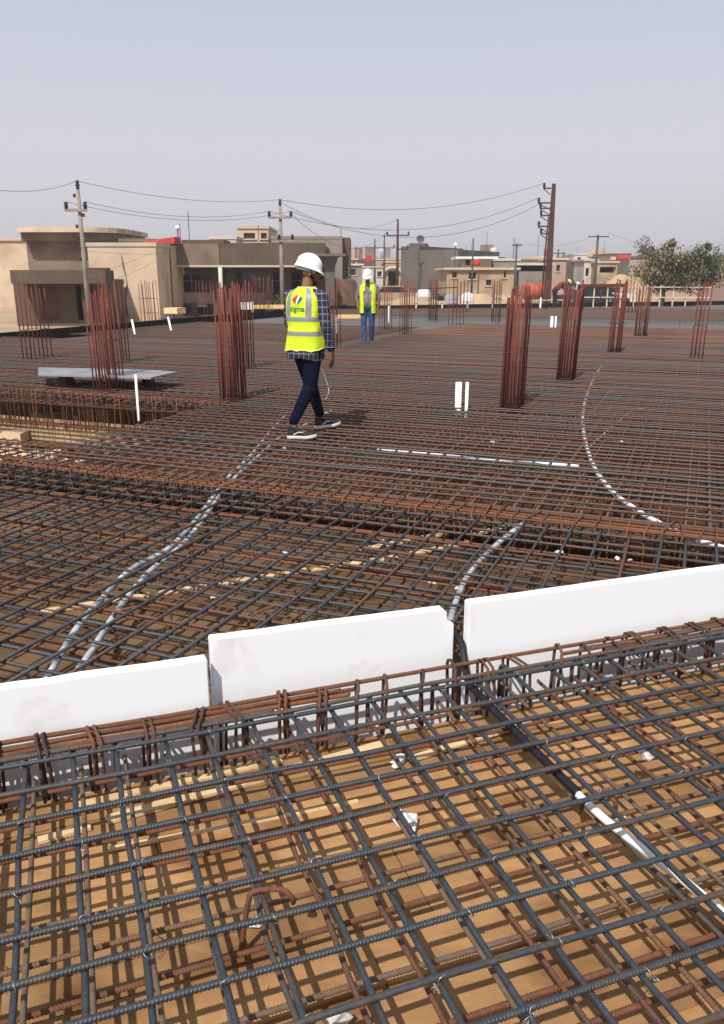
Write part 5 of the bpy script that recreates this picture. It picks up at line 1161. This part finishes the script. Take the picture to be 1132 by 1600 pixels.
def vest_rings(levels, n=40, amp=.005, seed=0, z_drop=None):
    rs = []
    for z, rx, ry, cy in levels:
        row = []
        for k in range(n):
            a = 2 * math.pi * k / n - math.pi / 2
            w_ = 1 + (amp / .16) * (noise.noise(Vector((math.cos(a) * 2.2, math.sin(a) * 2.2, z * 5 + seed))) * 1.3 + noise.noise(Vector((math.cos(a) * 5, z * 9, seed + 5))) * .7)
            sq = 1 / (abs(math.cos(a)) ** 2.6 + abs(math.sin(a)) ** 2.6) ** (1 / 2.6)
            row.append(Vector((rx * sq * math.cos(a) * w_, cy + ry * sq * math.sin(a) * w_, z)))
        rs.append(row)
    return rs

def person_walker():
    g1 = G(464, 689); head = R(58)      # heading angle from +X
    root = thing('person', 'man in white helmet, yellow vest and plaid shirt walking away across the bars', 'person', (-.555, 8.36, .013), head - math.pi / 2); root.scale = (1.0, 1.0, .965)
    sk, na, pl = 'skin', 'navy', 'plaid'
    RA, LA_ = Vector((.05, -.31, .115)), Vector((-.045, .27, .10))         # ankles: right trailing, left leading
    RK, LK = Vector((.085, -.075, .49)), Vector((-.085, .17, .50)); RH, LH = Vector((.085, -.01, .90)), Vector((-.085, .01, .90))
    caps = [(RH, RK, .106, .072, na), (RK, RA + Vector((0, .0, .06)), .073, .050, na), (LH, LK, .106, .072, na), (LK, LA_ + Vector((0, 0, .06)), .073, .050, na),
            (RA + Vector((0, 0, .05)), RA + Vector((0, 0, -.06)), .034, .036, sk), (LA_ + Vector((0, 0, .05)), LA_ + Vector((0, 0, -.05)), .034, .036, sk),
            ((-.075, 0, .93), (.075, 0, .93), .115, .115, na), ((-.06, -.045, .90), (.06, -.045, .90), .10, .10, na),
            ((-.055, 0, 1.0), (-.08, .0, 1.32), .115, .115, pl), ((.055, 0, 1.0), (.08, 0, 1.32), .115, .115, pl), ((-.12, 0, 1.40), (.12, 0, 1.40), .085, .085, pl), ((0, .0, 1.38), (0, .02, 1.47), .08, .062, pl),
            ((0, .015, 1.46), (.005, .035, 1.57), .056, .053, sk)]
    # right arm hanging, left arm slightly forward
    RS, RE, RW = Vector((.19, 0, 1.405)), Vector((.262, -.045, 1.13)), Vector((.272, .03, .895))
    caps += [(RS, RE, .066, .053, pl), (RE, RW, .053, .042, pl), (RW, RW + Vector((0, .008, -.045)), .029, .027, sk)]
    caps += hand(RW + Vector((0, .01, -.04)), (0, 1, -.15), (.0, .12, -1), (-1, .1, 0), s=1.05)
    LS, LE, LW = Vector((-.19, 0, 1.405)), Vector((-.245, .04, 1.13)), Vector((-.20, .22, 1.0))
    caps += [(LS, LE, .066, .053, pl), (LE, LW, .053, .042, pl), (LW, LW + Vector((0, .04, -.03)), .029, .027, sk)] + hand(LW + Vector((0, .045, -.03)), (.3, .4, .6), (0, .6, -.8), (1, 0, 0))
    hc = Vector((.005, .05, 1.64)); f = Vector((.62, .66, -.30))          # face turned right and down
    caps += head_caps(hc, f, beard='hair')
    link('body', body_mesh(caps, .008), root)
    add_helmet(root, hc + Vector((-.004, -.004, .035)), f + Vector((0, 0, .02)), 'helmet')
    # vest
    lv = [(.885, .200, .168, -.006), (.93, .197, .164, -.004), (1.012, .192, .156, -.003), (1.016, .192, .157, -.003), (1.062, .190, .154, 0), (1.066, .190, .153, 0), (1.11, .186, .146, 0), (1.155, .188, .148, 0), (1.159, .188, .149, 0), (1.205, .191, .149, 0), (1.209, .191, .148, 0), (1.27, .194, .150, 0), (1.34, .196, .148, .0), (1.40, .190, .136, .0), (1.445, .168, .115, .004), (1.475, .125, .092, .012), (1.495, .088, .076, .02)]
    rs = vest_rings(lv, 40, .010, 1)
    for k in range(40): rs[0][k].z += .012 * math.sin(k * .7) + (-.02 if k < 6 or k > 34 else 0)
    def mf(i, k):
        a = ((k + .5) * 9 + 180) % 360 - 180                   # degrees from the back centre, + to the right
        z = (lv[i][0] + lv[i + 1][0]) / 2
        if 1.016 <= z <= 1.062 or 1.159 <= z <= 1.205: return 1
        if z > 1.205 and (27 < a < 46 or -46 < a < -27): return 1
        return 0
    vb = MB().rings(rs, cap=False, mfun=mf); vo = vb.build('vest', ['vest', 'reflective'], root, True)
    MB().tube(rs[-1], .006, 6, closed=True).build('collar', 'vest_trim', vo, True)
    MB().tube(rs[0], .005, 5, closed=True).build('hem', 'vest_trim', vo, True)
    # print on the back, laid onto the cloth
    bvh = BVHTree.FromPolygons([Vector(v) for v in vb.v], vb.f)
    def lay(vs2, faces, m, name, off):
        vs = []
        for x, z in vs2:
            h = bvh.ray_cast(Vector((x, -1, z)), Vector((0, 1, 0))); y = h[0].y if h[0] else -.15
            vs.append((x, y - off, z))
        q = MB(); q.add(vs, faces); q.build(name, m, vo)
    def fill(poly, m, name, off, n=1):
        b = bmesh.new(); vv = [b.verts.new((x, z, 0)) for x, z in poly]; b.faces.new(vv); bmesh.ops.triangulate(b, faces=b.faces[:]); bmesh.ops.subdivide_edges(b, edges=b.edges[:], cuts=2, use_grid_fill=True); bmesh.ops.triangulate(b, faces=b.faces[:])
        b.verts.ensure_lookup_table(); vs = [(v.co.x, v.co.y) for v in b.verts]; fs = [tuple(v.index for v in f_.verts) for f_ in b.faces]; b.free(); lay(vs, fs, m, name, off)
    cx_, cz_ = .0, 1.375; k = 1.02
    sc = lambda pts: [(cx_ + x * k, cz_ + z * k) for x, z in pts]
    fill(sc([(-.062, .004), (-.008, .05), (.006, .042), (-.004, .012), (-.012, -.01), (-.016, -.052)]), 'logo_red', 'logo', .004)
    fill(sc([(.006, .042), (.026, .032), (.014, .006), (.004, -.016), (.000, -.050), (-.016, -.052), (-.012, -.01), (-.004, .012)]), 'logo_white', 'logo', .0046)
    fill(sc([(.026, .032), (.040, .036), (.062, .010), (.030, -.024), (.000, -.050), (.004, -.016), (.014, .006)]), 'logo_teal', 'logo', .004)
    cu = bpy.data.curves.new('t', 'FONT'); cu.body = 'sigma'; cu.size = .078; cu.offset = .0012; cu.align_x = 'CENTER'; cu.space_character = 1.02
    to = bpy.data.objects.new('t', cu); COL.objects.link(to); bpy.context.view_layer.update(); tm = bpy.data.meshes.new_from_object(to.evaluated_get(bpy.context.evaluated_depsgraph_get())); bpy.data.objects.remove(to)
    lay([(cx_ + v.co.x * 1.0, 1.262 + v.co.y) for v in tm.vertices], [tuple(p.vertices) for p in tm.polygons], 'logo_green', 'lettering', .004)
    # shirt tail
    rs = vest_rings([(.765, .178, .156, -.014), (.82, .180, .158, -.014), (.87, .182, .156, -.008), (.92, .182, .150, 0)], 40, .006, 7)
    for q in range(40): rs[0][q].z += .03 * abs(math.cos(2 * math.pi * q / 40)) ** 2 
    MB().rings(rs, cap=False).build('shirt_tail', 'plaid', root, True)
    for c_, fwd_ in ((RW, 1),):
        MB().tube([(c_.x + .046 * math.cos(a), c_.y + .046 * math.sin(a), c_.z + .012) for a in [2 * math.pi * i / 16 for i in range(16)]], .011, 6, closed=True).build('cuff', 'plaid', root, True)
    shoe(root, RA + Vector((-.02, -.075, -.115)), R(-62), 0)
    shoe(root, LA_ + Vector((.0, -.07, -.10)), R(-32), R(3))
    return root
person_walker()

def person_front():
    b = G(575, 536, -.1); root = thing('person', 'man in white helmet, open yellow vest, grey shirt and jeans walking towards the near mat', 'person', (b.x, b.y, DECK + .004), R(180 - 4))
    root.scale = (1.02, 1.02, 1.06)
    j, g_, sk = 'jeans', 'shirt_grey', 'skin'
    RA, LA_ = Vector((.075, .16, .10)), Vector((-.085, -.10, .12))
    caps = [((.095, 0, .90), (.095, .06, .50), .10, .072, j), ((.095, .06, .50), RA + Vector((0, 0, .03)), .072, .058, j), ((-.095, 0, .90), (-.10, .01, .50), .10, .072, j), ((-.10, .01, .50), LA_ + Vector((0, 0, .03)), .072, .058, j),
            ((-.07, 0, .94), (.07, 0, .94), .115, .115, j), ((-.06, .01, 1.02), (-.085, 0, 1.33), .12, .118, g_), ((.06, .01, 1.02), (.085, 0, 1.33), .12, .118, g_), ((0, .045, 1.05), (0, .04, 1.15), .105, .11, g_), ((-.13, 0, 1.41), (.13, 0, 1.41), .085, .085, g_), ((0, 0, 1.38), (0, .01, 1.47), .08, .065, g_), ((0, .0, 1.46), (0, .05, 1.57), .056, .054, sk)]
    for s in (-1, 1):
        S_, E_, W_ = Vector((s * .20, 0, 1.41)), Vector((s * .275, -.08, 1.14)), Vector((s * .24, -.02 + .03 * s, .92))
        caps += [(S_, E_, .066, .055, g_ if s < 0 else g_), (E_, W_, .048, .036, sk)] + hand(W_, (0, 1, 0), (0, .1, -1), (-s, 0, 0))
    hc = Vector((0, .075, 1.64)); f = Vector((.05, .9, -.42)); caps += head_caps(hc, f)
    link('body', body_mesh(caps, .012), root); add_helmet(root, hc + Vector((0, -.005, .03)), f, 'helmet')
    lv = [(.80, .205, .17, 0), (.98, .20, .165, 0), (.985, .20, .166, 0), (1.03, .20, .166, 0), (1.035, .20, .165, 0), (1.13, .205, .16, 0), (1.135, .205, .161, 0), (1.18, .205, .161, 0), (1.185, .205, .16, 0), (1.3, .21, .155, 0), (1.40, .205, .14, 0), (1.45, .18, .115, 0), (1.49, .12, .085, 0), (1.51, .09, .075, 0)]
    rs = vest_rings(lv, 40, .008, 3); mb = MB()
    mb.v = [tuple(p) for r_ in rs for p in r_]
    for i in range(len(rs) - 1):
        for k in range(40):
            a = abs(((k + .5) * 9 + 180) % 360 - 180); z = (lv[i][0] + lv[i + 1][0]) / 2          # 180 = front
            if a > 180 - 30 + (0 if z < 1.3 else 8) : continue
            l = (k + 1) % 40; mb.f.append((i * 40 + k, i * 40 + l, (i + 1) * 40 + l, (i + 1) * 40 + k)); mb.m.append(1 if (.985 <= z <= 1.03 or 1.135 <= z <= 1.18) and a < 120 else 0)
    mb.build('vest', ['vest', 'reflective'], root, True)
    MB().box((0, .166, 1.2), (.02, .008, .30)).build('placket', 'shirt_grey', root)
    shoe(root, RA + Vector((0, -.07, -.10)), R(-8), 0); shoe(root, LA_ + Vector((0, -.07, -.10)), R(8), R(-14))
person_front()

def person_bent(u, v, Y, yaw, shirt, trous, helm, label, z=DECK):
    b = P(u, v, Y); root = thing('person', label, 'person', (b.x, Y, z + .004), yaw); sk = 'skin'
    caps = []
    for s in (-1, 1):
        caps += [((s * .09, 0, .90), (s * .11, .03, .48), .10, .07, trous), ((s * .11, .03, .48), (s * .11, -.03, .1), .07, .05, trous)]
        S_, E_, W_ = Vector((s * .19, .40, 1.24)), Vector((s * .21, .52, .98)), Vector((s * .12, .66, .80))
        caps += [(S_, E_, .064, .052, shirt), (E_, W_, .046, .034, sk)] + hand(W_, (1, 0, 0), (0, .3, -1), (0, -1, 0))
    caps += [((-.07, 0, .93), (.07, 0, .93), .12, .12, trous), ((-.07, .05, 1.0), (-.085, .34, 1.22), .115, .115, shirt), ((.07, .05, 1.0), (.085, .34, 1.22), .115, .115, shirt), ((-.12, .40, 1.26), (.12, .40, 1.26), .085, .085, shirt), ((0, .43, 1.28), (0, .54, 1.29), .055, .052, sk)]
    hc = Vector((0, .62, 1.29)); f = Vector((0, .5, -.86)); root.scale = (1.08,) * 3; caps += head_caps(hc, f)
    link('body', body_mesh(caps, .018, 3), root); add_helmet(root, hc + Vector((0, .03, .02)), f, helm, strap=False)
    for s in (-1, 1): shoe(root, (s * .11, -.1, 0), 0)
person_bent(866, 479, 44.0, R(-82), 'shirt_maroon', 'trouser_dark', 'helmet_yellow', 'worker in maroon shirt and dark trousers bending beside the tall rusty pole')
person_bent(908, 479, 44.6, R(115), 'shirt_blue', 'trouser_dark', 'helmet_dark', 'worker in light blue shirt and dark helmet bending behind the leaning column cage')

# ------------------------------------------------------------------ dusty air
hm = bpy.data.materials.new('haze'); hm.use_nodes = True; hn = hm.node_tree; hn.nodes.clear()
ho = hn.nodes.new('ShaderNodeOutputMaterial'); hv = hn.nodes.new('ShaderNodeVolumePrincipled'); hn.links.new(hv.outputs[0], ho.inputs['Volume'])
hv.inputs['Color'].default_value = (.98, .975, 1, 1); hv.inputs['Density'].default_value = 0.0011; hv.inputs['Anisotropy'].default_value = 0.3
o = bpy.data.objects.new('haze', MB().box((0, 0, 8), (8400, 8400, 25)).mesh('haze', [])); COL.objects.link(o); o.data.materials.append(hm); tag(o, kind='stuff')
